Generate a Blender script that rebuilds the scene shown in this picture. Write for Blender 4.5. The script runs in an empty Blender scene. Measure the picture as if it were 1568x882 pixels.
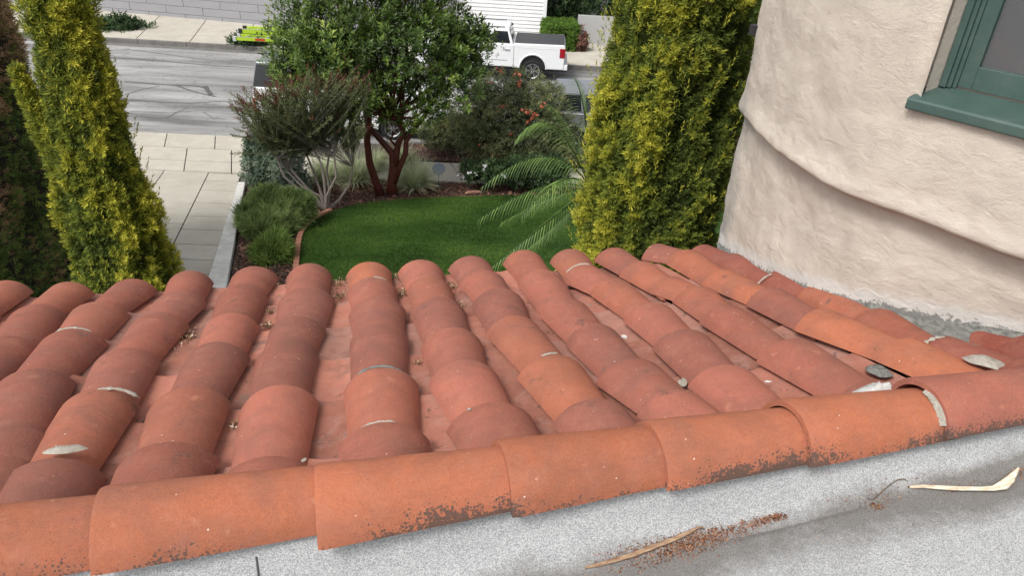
import bpy, bmesh, math, random
import numpy as np
from math import radians, sin, cos, pi
from mathutils import Vector, Matrix, noise
random.seed(7); rng = np.random.default_rng(7)
S = bpy.context.scene
COL = S.collection

# ------------------------------------------------------------ camera
ZC = 8.0                                   # the street is z = 0, the camera 8 m above it
PITCH, ROLL, YAW = radians(31), radians(3), radians(12.5)
FPX, CX, CY = 1130.0, 784.0, 441.0
fwd = Vector((sin(YAW)*cos(PITCH), cos(YAW)*cos(PITCH), -sin(PITCH)))
r0 = Vector((cos(YAW), -sin(YAW), 0)); u0 = r0.cross(fwd)
rt = cos(ROLL)*r0 + sin(ROLL)*u0; up = -sin(ROLL)*r0 + cos(ROLL)*u0
cam_d = bpy.data.cameras.new('camera'); cam = bpy.data.objects.new('camera', cam_d); COL.objects.link(cam)
cam_d.sensor_width = 36; cam_d.lens = 36*FPX/1568; cam_d.clip_start = .02; cam_d.clip_end = 1000
M = Matrix((rt, up, -fwd)).transposed().to_4x4(); M.translation = (0, 0, ZC)
cam.matrix_world = M; S.camera = cam
# ------------------------------------------------------------ world and sun: bright overcast
SUN_DIR = Vector((-.48, -.38, .79)).normalized()
el = math.asin(SUN_DIR.z); az = math.atan2(SUN_DIR.x, SUN_DIR.y)
w = bpy.data.worlds.new('World'); S.world = w; w.use_nodes = True
nt = w.node_tree; bg = nt.nodes['Background']
sky = nt.nodes.new('ShaderNodeTexSky'); sky.sky_type = 'NISHITA'; sky.sun_disc = False
sky.sun_elevation = el; sky.sun_rotation = az; sky.air_density = 1.0; sky.dust_density = 4.0
hs = nt.nodes.new('ShaderNodeHueSaturation'); hs.inputs['Saturation'].default_value = .22
nt.links.new(sky.outputs[0], hs.inputs['Color']); nt.links.new(hs.outputs[0], bg.inputs['Color'])
bg.inputs['Strength'].default_value = .115
sl = bpy.data.lights.new('sun', 'SUN'); sl.energy = 1.5; sl.angle = radians(18); sl.color = (1, .965, .92)
so = bpy.data.objects.new('sun', sl); COL.objects.link(so); so.rotation_euler = SUN_DIR.to_track_quat('Z', 'Y').to_euler()
S.view_settings.view_transform = 'Standard'; S.view_settings.look = 'None'
S.view_settings.exposure = 0.78; S.view_settings.gamma = 1
S.cycles.max_bounces = 6

# ------------------------------------------------------------ pixel helpers (places read off the photograph, at known depths)
def ray(x, y): return fwd + rt*((x-CX)/FPX) - up*((y-CY)/FPX)
def atY(x, y, Y):
    d = ray(x, y); return Vector((0, 0, ZC)) + d*(Y/d.y)
def atZ(x, y, z):
    d = ray(x, y); return Vector((0, 0, ZC)) + d*((z-ZC)/d.z)
SL = .15
def yin(x): return 19.05 - .19*x           # inner edge of the pavement
def gz(x, y):                              # lot ground: rises from the pavement to the house
    return max(0.0, SL*(yin(x)-max(y, 3.0)))
def atG(x, y):
    d = ray(x, y); t = (-ZC+SL*19.05)/(d.z+SL*(.19*d.x+d.y)); return Vector((0, 0, ZC))+d*t
AL = radians(15.5)
NR = Vector((0, sin(AL), cos(AL))); DV = Vector((0, cos(AL), -sin(AL)))
def atR(x, y, h=.85):
    d = ray(x, y); return Vector((0, 0, ZC)) + d*(-h/NR.dot(d))
def roofp(u, v, h=.85): return Vector((u, 0, ZC)) - NR*h + DV*v

# ------------------------------------------------------------ object helpers
def link(o, parent=None):
    COL.objects.link(o)
    if parent is not None: o.parent = parent
    return o
def tag(o, label=None, cat=None, group=None, kind=None):
    if label: o['label'] = label
    if cat: o['category'] = cat
    if group: o['group'] = group
    if kind: o['kind'] = kind
    return o
def thing(name, label, cat, loc=(0, 0, 0), rz=0, group=None):
    o = bpy.data.objects.new(name, None); COL.objects.link(o); o.location = loc; o.rotation_euler = (0, 0, rz)
    o.empty_display_size = .1
    return tag(o, label, cat, group)
class MB:
    def __init__(s): s.v = []; s.f = []
    def add(s, vs, fs, mat=None):
        n = len(s.v)
        s.v += [tuple(mat @ Vector(v)) if mat else tuple(v) for v in vs]
        s.f += [tuple(i+n for i in f) for f in fs]; return s
    def box(s, x0, x1, y0, y1, z0, z1, mat=None):
        vs = [(x, y, z) for x in (x0, x1) for y in (y0, y1) for z in (z0, z1)]
        return s.add(vs, [(0,1,3,2),(4,6,7,5),(0,4,5,1),(2,3,7,6),(0,2,6,4),(1,5,7,3)], mat)
    def prism(s, poly, y0, y1, mat=None):          # polygon in x,z extruded along y
        n = len(poly); vs = [(x, y0, z) for x, z in poly]+[(x, y1, z) for x, z in poly]
        fs = [tuple(range(n)), tuple(range(2*n-1, n-1, -1))]+[(i, i+n, (i+1) % n+n, (i+1) % n) for i in range(n)]
        return s.add(vs, fs, mat)
    def slab(s, poly, z0, th):                     # polygon in x,y (z via callable), thickness down
        n = len(poly); z = z0 if callable(z0) else (lambda x, y: z0)
        vs = [(x, y, z(x, y)) for x, y in poly]+[(x, y, z(x, y)-th) for x, y in poly]
        fs = [tuple(range(n)), tuple(range(2*n-1, n-1, -1))]+[(i, i+n, (i+1) % n+n, (i+1) % n) for i in range(n)]
        return s.add(vs, fs)
    def tube(s, pts, rad, seg=6, cap=True):
        pts = [Vector(p) for p in pts]; n = len(pts); base = len(s.v); ref = None
        for i, p in enumerate(pts):
            t = (pts[min(i+1, n-1)]-pts[max(i-1, 0)]).normalized()
            if ref is None: ref = Vector((1, 0, 0)) if abs(t.x) < .8 else Vector((0, 1, 0))
            a = t.cross(ref).normalized(); b = t.cross(a); ref = -b if False else a.cross(t)
            ref = b
            ref = Vector((1, 0, 0)) if abs(t.x) < .8 else Vector((0, 1, 0))
            r = rad[i] if hasattr(rad, '__len__') else rad
            for k in range(seg):
                q = p+a*(r*cos(2*pi*k/seg))+b*(r*sin(2*pi*k/seg)); s.v.append(tuple(q))
        for i in range(n-1):
            for k in range(seg):
                k2 = (k+1) % seg
                s.f.append((base+i*seg+k, base+i*seg+k2, base+(i+1)*seg+k2, base+(i+1)*seg+k))
        if cap:
            s.f.append(tuple(base+k for k in range(seg))); s.f.append(tuple(base+(n-1)*seg+k for k in reversed(range(seg))))
        return s
    def mesh(s, name, mat, smooth=False):
        me = bpy.data.meshes.new(name); me.from_pydata(s.v, [], s.f); me.validate()
        bm = bmesh.new(); bm.from_mesh(me); bmesh.ops.recalc_face_normals(bm, faces=bm.faces); bm.to_mesh(me); bm.free()
        if mat: me.materials.append(mat)
        if smooth: me.shade_smooth()
        return me
    def build(s, name, mat, parent=None, smooth=False, bevel=0, auto=None):
        o = link(bpy.data.objects.new(name, s.mesh(name, mat, smooth)), parent)
        if bevel:
            b = o.modifiers.new('bevel', 'BEVEL'); b.width = bevel; b.segments = 2; b.limit_method = 'ANGLE'
        return o
def smooth_sharp(o, ang=40):
    me = o.data; bm = bmesh.new(); bm.from_mesh(me); a = radians(ang)
    for f in bm.faces: f.smooth = True
    for e in bm.edges:
        e.smooth = not (len(e.link_faces) == 2 and e.calc_face_angle(0) > a)
    bm.to_mesh(me); bm.free(); return o
def mesh_np(name, V, T, mat, tint=None, parent=None, smooth=False):
    me = bpy.data.meshes.new(name); V = np.ascontiguousarray(V, dtype=np.float32); T = np.ascontiguousarray(T, dtype=np.int32)
    k = T.shape[1]
    me.vertices.add(len(V)); me.vertices.foreach_set('co', V.ravel())
    me.loops.add(T.size); me.loops.foreach_set('vertex_index', T.ravel())
    me.polygons.add(len(T)); me.polygons.foreach_set('loop_start', np.arange(0, T.size, k, dtype=np.int32))
    if smooth: me.polygons.foreach_set('use_smooth', np.ones(len(T), dtype=bool))
    if tint is not None:
        a = me.attributes.new('tint', 'FLOAT', 'POINT'); a.data.foreach_set('value', np.asarray(tint, dtype=np.float32))
    me.update(calc_edges=True); me.materials.append(mat)
    return link(bpy.data.objects.new(name, me), parent)
def rand_rot(dirs, n):
    """n rotation matrices whose z column is dirs, random spin"""
    z = dirs/np.linalg.norm(dirs, axis=1, keepdims=True)
    r = rng.normal(size=(n, 3)); x = np.cross(r, z); x /= np.linalg.norm(x, axis=1, keepdims=True)
    y = np.cross(z, x); return np.stack([x, y, z], axis=2)
def scatter(name, tv, tf, pos, dirs, scale, tint, mat, parent=None, tip=None):
    """many copies of a small leaf cluster joined in ONE mesh (foliage of one crown)"""
    n = len(pos); R = rand_rot(dirs, n); tv = np.asarray(tv); tf = np.asarray(tf)
    scale = np.broadcast_to(np.asarray(scale, dtype=float), (n,))
    V = np.einsum('nij,kj->nki', R, tv)*scale[:, None, None]+pos[:, None, :]
    T = (tf[None]+(np.arange(n)*len(tv))[:, None, None]).reshape(-1, tf.shape[1])
    tt = np.repeat(tint, len(tv)).reshape(n, len(tv))
    if tip is not None: tt = tt+tv[None, :, 2]/max(1e-6, tv[:, 2].max())*tip
    return mesh_np(name, V.reshape(-1, 3), T, mat, tt.ravel(), parent)
def leaf_template(n, length, width, spread, lift=0., jitter=.2, seed=1, curl=0.15, z0=0.0, z1=.4):
    """n pointed leaves round an axis +z; 2-segment blades (4 tris)"""
    r = random.Random(seed); V = []; T = []
    for i in range(n):
        a = 2*pi*i*.381966+r.uniform(-.3, .3); t = i/max(1, n-1); L = length*r.uniform(1-jitter, 1+jitter)
        sp = spread*(1-.55*t)*r.uniform(.8, 1.2)
        d = Vector((cos(a)*sin(sp), sin(a)*sin(sp), cos(sp))); s = d.cross(Vector((0, 0, 1))).normalized()
        nn = s.cross(d); b = Vector((0, 0, z0+(z1-z0)*t)); m = b+d*(L*.5)+nn*0; e = b+d*L-nn*(curl*L)
        k = len(V); V += [b, m+s*width*.5, m-s*width*.5, e]
        T += [(k, k+1, k+2), (k+1, k+3, k+2)]
    return [tuple(v) for v in V], T
def fnoise(P, sc, seed=0.0):
    return np.array([noise.noise(Vector((p[0]*sc+seed, p[1]*sc+seed*.7, p[2]*sc-seed))) for p in P])

# ------------------------------------------------------------ material helper
class Mat:
    def __init__(s, name, rough=.8, spec=.3):
        s.m = bpy.data.materials.new(name); s.m.use_nodes = True; s.t = s.m.node_tree
        s.b = s.t.nodes['Principled BSDF']; s.b.inputs['Roughness'].default_value = rough
        s.b.inputs['Specular IOR Level'].default_value = spec
    def n(s, typ, **kw):
        nd = s.t.nodes.new(typ)
        for k, v in kw.items(): setattr(nd, k, v)
        return nd
    def put(s, inp, v):
        if isinstance(v, bpy.types.NodeSocket): s.t.links.new(v, inp)
        else: inp.default_value = v
    def coord(s, kind='Object', scale=None):
        o = s.n('ShaderNodeTexCoord').outputs[kind]
        if scale is not None:
            mp = s.n('ShaderNodeMapping'); s.put(mp.inputs['Vector'], o); mp.inputs['Scale'].default_value = scale; o = mp.outputs[0]
        return o
    def pos(s, scale=None):
        o = s.n('ShaderNodeNewGeometry').outputs['Position']
        if scale is not None:
            mp = s.n('ShaderNodeMapping'); s.put(mp.inputs['Vector'], o); mp.inputs['Scale'].default_value = scale; o = mp.outputs[0]
        return o
    def noise(s, vec, scale, detail=4, rough=.55, dist=0, out='Fac'):
        nd = s.n('ShaderNodeTexNoise'); s.put(nd.inputs['Vector'], vec); nd.inputs['Scale'].default_value = scale
        nd.inputs['Detail'].default_value = detail; nd.inputs['Roughness'].default_value = rough; nd.inputs['Distortion'].default_value = dist
        return nd.outputs[out]
    def vor(s, vec, scale, feature='F1', out='Distance', rnd=1):
        nd = s.n('ShaderNodeTexVoronoi', feature=feature); s.put(nd.inputs['Vector'], vec); nd.inputs['Scale'].default_value = scale
        nd.inputs['Randomness'].default_value = rnd
        return nd.outputs[out]
    def ramp(s, fac, stops, interp='LINEAR'):
        nd = s.n('ShaderNodeValToRGB'); cr = nd.color_ramp; cr.interpolation = interp
        while len(cr.elements) < len(stops): cr.elements.new(.5)
        for e, (p, c) in zip(cr.elements, stops):
            e.position = p; e.color = (*c, 1) if hasattr(c, '__len__') else (c, c, c, 1)
        s.put(nd.inputs[0], fac); return nd.outputs[0]
    def rng(s, v, a, b, c=0., d=1., clamp=True):
        nd = s.n('ShaderNodeMapRange'); nd.clamp = clamp
        for i, x in enumerate((v, a, b, c, d)): s.put(nd.inputs[i], x)
        return nd.outputs[0]
    def mix(s, f, a, b, mode='MIX'):
        nd = s.n('ShaderNodeMix', data_type='RGBA', blend_type=mode)
        s.put(nd.inputs[0], f)
        for i, v in ((6, a), (7, b)):
            s.put(nd.inputs[i], v if isinstance(v, bpy.types.NodeSocket) else (*v, 1))
        return nd.outputs[2]
    def math(s, op, a, b=0.):
        nd = s.n('ShaderNodeMath', operation=op); s.put(nd.inputs[0], a); s.put(nd.inputs[1], b); return nd.outputs[0]
    def attr(s, name, out='Fac'):
        nd = s.n('ShaderNodeAttribute'); nd.attribute_name = name; return nd.outputs[out]
    def objinfo(s, out='Random'): return s.n('ShaderNodeObjectInfo').outputs[out]
    def bump(s, h, strength=.3, dist=.01):
        nd = s.n('ShaderNodeBump'); nd.inputs['Strength'].default_value = strength; nd.inputs['Distance'].default_value = dist
        s.put(nd.inputs['Height'], h); s.put(s.b.inputs['Normal'], nd.outputs[0]); return s
    def color(s, c): s.put(s.b.inputs['Base Color'], c if isinstance(c, bpy.types.NodeSocket) else (*c, 1)); return s
    def rough(s, r): s.put(s.b.inputs['Roughness'], r); return s

def plain(name, c, rough=.6, var=.08, scale=6, spec=.3, bump=0, metal=0):
    m = Mat(name, rough, spec); n = m.noise(m.coord(), scale, 5)
    m.color(m.mix(n, tuple(x*(1-var*2) for x in c), tuple(min(1, x*(1+var)) for x in c)))
    m.b.inputs['Metallic'].default_value = metal
    if bump: m.bump(m.noise(m.coord(), scale*6, 4), bump, .01)
    return m.m

def terracotta(cap=False):
    m = Mat('terracotta_cap' if cap else 'terracotta_tile', .86, .22)
    P = m.pos(); L = m.coord('Object'); col = m.objinfo('Color'); rnd = m.objinfo('Random')
    big = m.noise(P, 9, 4, .6); fine = m.noise(P, 90, 3, .7); grain = m.noise(P, 420, 2, .6)
    c = m.mix(m.rng(big, .35, .68, 0, 1), col, m.mix(1.0, col, (1.18, 1.12, 1.1), 'MULTIPLY'))
    c = m.mix(m.rng(fine, .45, .75, 0, .45), c, m.mix(1.0, c, (.80, .76, .76), 'MULTIPLY'))
    c = m.mix(m.rng(grain, .35, .7, .0, .7), c, m.mix(1.0, c, (.62, .60, .60), 'MULTIPLY'))
    c = m.mix(m.rng(m.noise(P, 210, 3, .7), .55, .75, .0, .35), c, (.50, .25, .18))
    # dusty bloom
    sep = m.n('ShaderNodeSeparateXYZ'); m.put(sep.inputs[0], L)
    dust = m.noise(P, 12, 6, .7, .25)
    c = m.mix(m.rng(dust, .48, .75, 0, .34), c, (.40, .18, .125))
    pale = m.noise(P, 15, 6, .62, .2)
    c = m.mix(m.rng(pale, .64, .72, 0, .42), c, (.52, .235, .15))
    # kiln streaks along the length of the tile
    st = m.noise(m.coord('Object', (60, 6, 60) if not cap else (60, 6, 60)), 1, 4, .6)
    c = m.mix(m.rng(st, .5, .8, 0, .22), c, (.20, .075, .055))
    # grey weathering film, in patches of its own
    gr = m.noise(P, 5.5, 6, .7, .6)
    c = m.mix(m.rng(gr, .46, .72, 0, .5), c, (.165, .085, .070))
    # specks
    sp = m.vor(P, 75); spn = m.noise(P, 26, 2)
    c = m.mix(m.math('MULTIPLY', m.rng(sp, .10, .06), m.rng(spn, .55, .62)), c, (.06, .04, .035))
    wh = m.vor(m.pos((1, 1, 1.3)), 31)
    c = m.mix(m.math('MULTIPLY', m.rng(wh, .075, .05), m.rng(m.noise(P, 7, 1), .52, .6)), c, (.62, .56, .5))
    if cap:
        # black lichen crust near the lower camera-side edge (local x = side, z = height)
        ed = m.rng(sep.outputs[2], -.095, -.015, 1, 0)
        side = m.rng(sep.outputs[0], .02, -.02, 0, 1)
        n1 = m.noise(P, 60, 8, .85, .2); n2 = m.noise(P, 5, 3, .6)
        vs = m.vor(P, 150); f = m.math('ADD', m.math('MULTIPLY', ed, .50), m.math('ADD', m.math('MULTIPLY', n1, 1.15), m.math('MULTIPLY', vs, -.38)))
        f = m.math('ADD', f, m.math('MULTIPLY', m.math('SUBTRACT', n2, .5), 1.15))
        f = m.math('MULTIPLY', m.rng(f, .735, .80), side)
        c = m.mix(m.math('MULTIPLY', f, .86), c, m.mix(m.noise(P, 300, 2), (.028, .024, .022), (.12, .09, .075)))
    else:
        bl = m.noise(P, 13, 6, .7, .4)
        c = m.mix(m.rng(bl, .62, .70, 0, .7), c, (.09, .07, .06))
    m.color(c)
    h = m.math('ADD', m.math('MULTIPLY', grain, .35), m.math('ADD', m.math('MULTIPLY', fine, .5), m.math('MULTIPLY', big, 1.2)))
    m.bump(h, .5, .005)
    return m.m
M_TILE = terracotta(); M_CAP = terracotta(True)

def pan_mat():
    m = Mat('terracotta_pan', .9, .2); P = m.pos(); col = m.objinfo('Color')
    n = m.noise(P, 12, 5, .65, .5); g = m.noise(P, 300, 2)
    c = m.mix(m.rng(n, .35, .65), col, m.mix(1.0, col, (1.3, 1.35, 1.35), 'MULTIPLY'))
    c = m.mix(m.rng(m.noise(P, 8, 6, .7, .8), .50, .66, 0, .7), c, (.36, .20, .165))
    c = m.mix(m.rng(m.noise(P, 6.5, 7, .78, .3), .55, .68, 0, .7), c, (.14, .105, .09))
    c = m.mix(m.rng(m.noise(P, 17, 6, .75, .3), .60, .66, 0, .8), c, (.06, .055, .05))
    c = m.mix(m.rng(g, .4, .7, 0, .3), c, (.15, .08, .06))
    m.color(c); m.bump(m.math('ADD', n, m.math('MULTIPLY', g, .3)), .4, .005); return m.m
M_PAN = pan_mat()

def mortar_mat(name, a, b):
    m = Mat(name, .95, .1); P = m.pos(); n = m.noise(m.pos((1, 1, 2.5)), 28, 8, .72, .8)
    c = m.mix(m.rng(n, .35, .65), a, b); c = m.mix(m.rng(m.vor(P, 160), .25, .1, 0, .6), c, tuple(x*.45 for x in a))
    m.color(c); m.bump(n, .7, .008); return m.m
M_MORTAR = mortar_mat('mortar_pale', (.25, .23, .19), (.44, .41, .36))
M_MORTAR_W = mortar_mat('mortar_white', (.40, .39, .37), (.66, .65, .63))
M_MORTAR_G = mortar_mat('mortar_grey', (.09, .09, .083), (.23, .23, .21))

def stucco():
    m = Mat('painted_stucco', .82, .25); P = m.pos()
    a = m.noise(P, 3.2, 3, .5); b = m.noise(P, 38, 5, .6); c_ = m.noise(P, 230, 3, .7); tr = m.noise(m.pos((1, 1, 1.9)), 12, 6, .62, .9)
    c = m.mix(m.rng(a, .3, .7), (.50, .445, .38), (.55, .495, .425))
    c = m.mix(m.rng(m.noise(P, 10, 6, .72), .48, .70, 0, .4), c, (.39, .345, .295))
    d = m.attr('tint')                                  # greyer round the far corner and in a thin band under the ledge
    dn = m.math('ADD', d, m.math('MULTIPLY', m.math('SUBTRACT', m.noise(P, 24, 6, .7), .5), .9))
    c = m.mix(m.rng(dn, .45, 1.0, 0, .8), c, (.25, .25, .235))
    wn = m.attr('white')
    c = m.mix(m.rng(m.math('ADD', wn, m.math('MULTIPLY', m.math('SUBTRACT', b, .5), 1.0)), .4, .8, 0, .9), c, (.55, .54, .51))
    c = m.mix(m.rng(m.math('ADD', wn, m.math('MULTIPLY', m.math('SUBTRACT', m.noise(P, 30, 6, .75, 1.), .5), 1.6)), 1.12, 1.2, 0, .9), c, (.17, .17, .16))
    m.color(c)
    h = m.math('ADD', m.math('MULTIPLY', b, .5), m.math('ADD', m.math('MULTIPLY', c_, .6), m.math('MULTIPLY', tr, 1.25)))
    m.bump(h, .6, .009); return m.m
M_STUCCO = stucco()

def capsheet():
    m = Mat('granule_cap_sheet', .95, .15); P = m.pos()
    g = m.noise(P, 700, 2, .8); v = m.vor(P, 560, out='Color'); n = m.noise(P, 5, 5, .6, .4)
    sv = m.n('ShaderNodeSeparateColor'); m.put(sv.inputs[0], v)
    c = m.ramp(m.math('ADD', m.math('MULTIPLY', g, .7), m.math('MULTIPLY', sv.outputs[0], .45)), [(.3, (.20, .205, .21)), (.5, (.33, .34, .345)), (.66, (.44, .45, .455)), (.8, (.58, .59, .59))])
    c = m.mix(m.rng(n, .4, .7, 0, .3), c, m.mix(1.0, c, (.72, .72, .72), 'MULTIPLY'))
    d = m.math('ADD', m.attr('tint'), m.math('MULTIPLY', m.math('SUBTRACT', m.noise(P, 11, 9, .78), .5), 1.5))
    c = m.mix(m.rng(d, .3, 1.0, 0, .85), c, m.mix(m.rng(g, .35, .65), (.035, .032, .03), (.28, .26, .24)))
    m.color(c); m.bump(m.math('ADD', g, m.math('MULTIPLY', n, 1.5)), .5, .004); return m.m
M_CAPSHEET = capsheet()

def foliage(name, stops, rough=.6, trans=.25, spec=.3):
    m = Mat(name, rough, spec); t = m.attr('tint')
    if trans > 0: trans += .12; stops = [(p, tuple(min(.8, x*1.28) for x in c)) for p, c in stops]
    c = m.ramp(t, stops); m.color(c)
    m.b.inputs['Transmission Weight'].default_value = 0
    # thin-leaf translucency
    tr = m.n('ShaderNodeBsdfTranslucent'); m.put(tr.inputs[0], c)
    mx = m.n('ShaderNodeMixShader'); mx.inputs[0].default_value = trans
    m.t.links.new(m.b.outputs[0], mx.inputs[1]); m.t.links.new(tr.outputs[0], mx.inputs[2])
    m.t.links.new(mx.outputs[0], m.t.nodes['Material Output'].inputs[0]); return m.m

# ============================================================ SETTING: ground, street
def sheet(name, xs, ys, zf, mat, kind='structure', parent=None, tint=None):
    V = np.array([(x, y, zf(x, y)) for y in ys for x in xs]); nx = len(xs)
    i = np.arange(len(ys)-1)[:, None]*nx+np.arange(nx-1)[None]
    Q = np.stack([i, i+1, i+nx+1, i+nx], -1).reshape(-1, 4)
    o = mesh_np(name, V, Q, mat, tint, parent, True)
    if kind: o['kind'] = kind
    return o
def poly_sheet(name, poly, zf, mat, th=.02, parent=None):
    mb = MB(); mb.slab(poly, zf, th); return mb.build(name, mat, parent)

def soil_mat():
    m = Mat('bare_soil', .95, .1); P = m.pos(); n = m.noise(P, 3, 6, .65)
    c = m.mix(n, (.10, .075, .055), (.22, .17, .13)); c = m.mix(m.rng(m.noise(P, 40, 4, .7), .5, .7, 0, .5), c, (.07, .05, .04))
    m.color(c); m.bump(m.noise(P, 30, 6, .7), .6, .02); return m.m
M_SOIL = soil_mat()
def near_kerb(x): return 22.0-.2*x
def far_kerb(x): return 32.36-.25*x
def far_pave(x): return 36.3-.36*x
def ground_z(x, y):
    if y < 3.0: y = 3.0
    z = gz(x, y)-.09
    if y > yin(x): z = -.09
    if y > 45: z += min(6, (y-45)*.08)
    return z
xs = [-200, -100, -50]+list(np.linspace(-24, 24, 25))+[50, 100, 200]
ys = [-200, -80, -20, 0, 3]+list(np.linspace(4, 50, 47))+[70, 110, 200]
sheet('ground', xs, ys, ground_z, M_SOIL)

def asphalt():
    m = Mat('worn_asphalt', .9, .2); P = m.pos()
    # streaks run along the street
    rot = m.n('ShaderNodeMapping'); m.put(rot.inputs[0], P); rot.inputs['Rotation'].default_value = (0, 0, radians(12.7)); rot.inputs['Scale'].default_value = (1, 1, 1)
    sc = m.n('ShaderNodeMapping'); m.put(sc.inputs[0], rot.outputs[0]); sc.inputs['Scale'].default_value = (.12, 1, 1)
    st = m.noise(sc.outputs[0], 1.3, 6, .62); st2 = m.noise(sc.outputs[0], 4.5, 5, .7, .5)
    big = m.noise(P, .35, 4, .6); g = m.noise(P, 60, 3, .7)
    c = m.ramp(st, [(.34, (.13, .128, .125)), (.47, (.25, .246, .24)), (.62, (.38, .375, .365))])
    c = m.mix(m.rng(st2, .54, .72, 0, .6), c, (.15, .147, .14))
    c = m.mix(m.rng(big, .5, .7, 0, .25), c, (.30, .295, .285))
    c = m.mix(m.rng(g, .4, .7, 0, .35), c, (.16, .16, .16))
    e = m.vor(m.noise(P, .8, 3, .6, 0, 'Color'), 5, 'DISTANCE_TO_EDGE')
    wp = m.n('ShaderNodeVectorMath', operation='ADD'); m.put(wp.inputs[0], P)
    ws = m.n('ShaderNodeVectorMath', operation='SCALE'); m.put(ws.inputs[0], m.noise(P, 1.2, 4, .6, 0, 'Color')); ws.inputs['Scale'].default_value = 1.6
    m.put(wp.inputs[1], ws.outputs[0])
    e1 = m.vor(wp.outputs[0], .75, 'DISTANCE_TO_EDGE'); e2 = m.vor(wp.outputs[0], 2.6, 'DISTANCE_TO_EDGE')
    zone = m.noise(P, .30, 2)
    c = m.mix(m.math('MULTIPLY', m.rng(e1, .012, .004), .4), c, (.05, .05, .05))
    c = m.mix(m.math('MULTIPLY', m.rng(e2, .018, .006, 0, .7), m.rng(zone, .46, .56)), c, (.06, .06, .06))
    m.color(c); m.bump(m.math('ADD', g, m.math('MULTIPLY', e1, .5)), .4, .006); return m.m
M_ASPH = asphalt()
def strip(name, fa, fb, za, zb, mat, x0, x1, n=30, kind='structure'):
    X = np.linspace(x0, x1, n); V = [(x, fa(x), za) for x in X]+[(x, fb(x), zb) for x in X]
    Q = np.array([(i, i+1, n+i+1, n+i) for i in range(n-1)])
    o = mesh_np(name, np.array(V), Q, mat, None, None); o['kind'] = kind; return o
strip('street', lambda x: near_kerb(x)-.05, lambda x: far_kerb(x)+.05, 0, 0, M_ASPH, -60, 60, 60)
def concrete(name, a, b, stain=(.22, .2, .17), s=1.0):
    m = Mat(name, .88, .2); P = m.pos(); n = m.noise(P, 1.6*s, 6, .65); f = m.noise(P, 26*s, 5, .7)
    c = m.mix(m.rng(n, .35, .65), a, b); c = m.mix(m.rng(f, .5, .75, 0, .35), c, tuple(x*.7 for x in a))
    c = m.mix(m.rng(m.noise(P, 3.5*s, 6, .72, .6), .56, .72, 0, .5), c, stain)
    c = m.mix(m.math('MULTIPLY', m.rng(m.objinfo(), 0, 1), .22), c, tuple(x*.72 for x in a))
    m.color(c); m.bump(f, .25, .004); return m.m
M_CONC = concrete('slab_concrete', (.41, .38, .32), (.49, .46, .395), (.31, .285, .24))
M_CONC_W = concrete('kerb_whitewash', (.50, .49, .46), (.68, .67, .64), (.27, .26, .24), 3)
M_KERB = concrete('kerb_concrete', (.13, .125, .118), (.20, .19, .18), (.08, .075, .07), 1.4)
M_DARKJ = plain('joint_dirt', (.10, .09, .075), .95)
# bedding under the slabs (reads as the joint colour)
def bed_z(x, y): return (gz(x, y) if y < yin(x) else 0)+.01
# kerbs
def kerb(name, f, s, x0, x1, z, mat, n=40):
    mb = MB(); X = np.linspace(x0, x1, n)
    for i in range(n-1):
        a, b = X[i], X[i+1]; g = .006
        mb.slab([(a+g, f(a)), (b-g, f(b)), (b-g, f(b)+s*.16), (a+g, f(a)+s*.16)][::int(s)], z, .3)
    o = mb.build(name, mat, None, bevel=.012); o['kind'] = 'structure'; return o
kerb('far_kerb', far_kerb, 1, -60, 60, .19, M_KERB, 60)
strip('far_gutter', lambda x: far_kerb(x)-.42, lambda x: far_kerb(x)+.03, .005, .006, M_KERB, -60, 60, 60)
kerb('near_kerb', lambda x: near_kerb(x), -1, .6, 50, .13, M_KERB, 26)
kerb('near_kerb', lambda x: near_kerb(x), -1, -50, -8.2, .13, M_KERB, 22)

pave_far = bpy.data.objects.new('far_pavement', None); COL.objects.link(pave_far); pave_far['kind'] = 'structure'
X = list(np.arange(-34, 34, 2.25))
for a, b in zip(X[:-1], X[1:]):
    mb = MB(); g = .02
    if a > 2.6 and a < 9.5:
        fa, fb = far_kerb(a)+.17, far_kerb(b)+.17; zz = .13
    else: fa, fb = far_kerb(a)+.17, far_kerb(b)+.17; zz = .185
    mb.slab([(a+g, fa), (b-g, fb), (b-g, far_pave(b)+.3), (a+g, far_pave(a)+.3)], zz, .12)
    mb.build('slab', M_CONC, pave_far)
strip('far_verge', lambda x: far_pave(x)+.2, lambda x: far_pave(x)+9, .10, .12, M_CONC, -34, 34, 30)

# near pavement (slab by slab), crossing of the drive and the drive itself
pave = bpy.data.objects.new('pavement', None); COL.objects.link(pave); pave['kind'] = 'structure'
drive = bpy.data.objects.new('driveway', None); COL.objects.link(drive); drive['kind'] = 'structure'
strip('pavement_bed', lambda x: yin(x)-.1, lambda x: near_kerb(x)-.12, .02, .02, M_DARKJ, -40, 40, 40)
def lerp(a, b, t): return a+(b-a)*t
def pave_slab(x0, x1, t0, t1, sk=.0, parent=pave, z=.06):
    f = lambda x, t: lerp(yin(x), near_kerb(x)-.02, t); g = .014
    mb = MB(); mb.slab([(x0+g-sk*t0, f(x0, t0)+g), (x1-g-sk*t0, f(x1, t0)+g), (x1-g-sk*t1, f(x1, t1)-g), (x0+g-sk*t1, f(x0, t1)-g)], z, .06)
    return mb.build('slab', M_CONC, parent)
for r, (t0, t1) in enumerate([(0, .26), (.26, .6), (.6, 1)]):
    off = [0, 0, .25][r]
    X = np.arange(-12.3-off, -1.6, [1.25, 1.25, 1.42][r])
    for a, b in zip(X[:-1], X[1:]): pave_slab(a, b, t0, t1, .35)
X = np.arange(-2.6, 40, 1.3)
for a, b in zip(X[:-1], X[1:]): pave_slab(a, b, 0, .5, .35)
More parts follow.
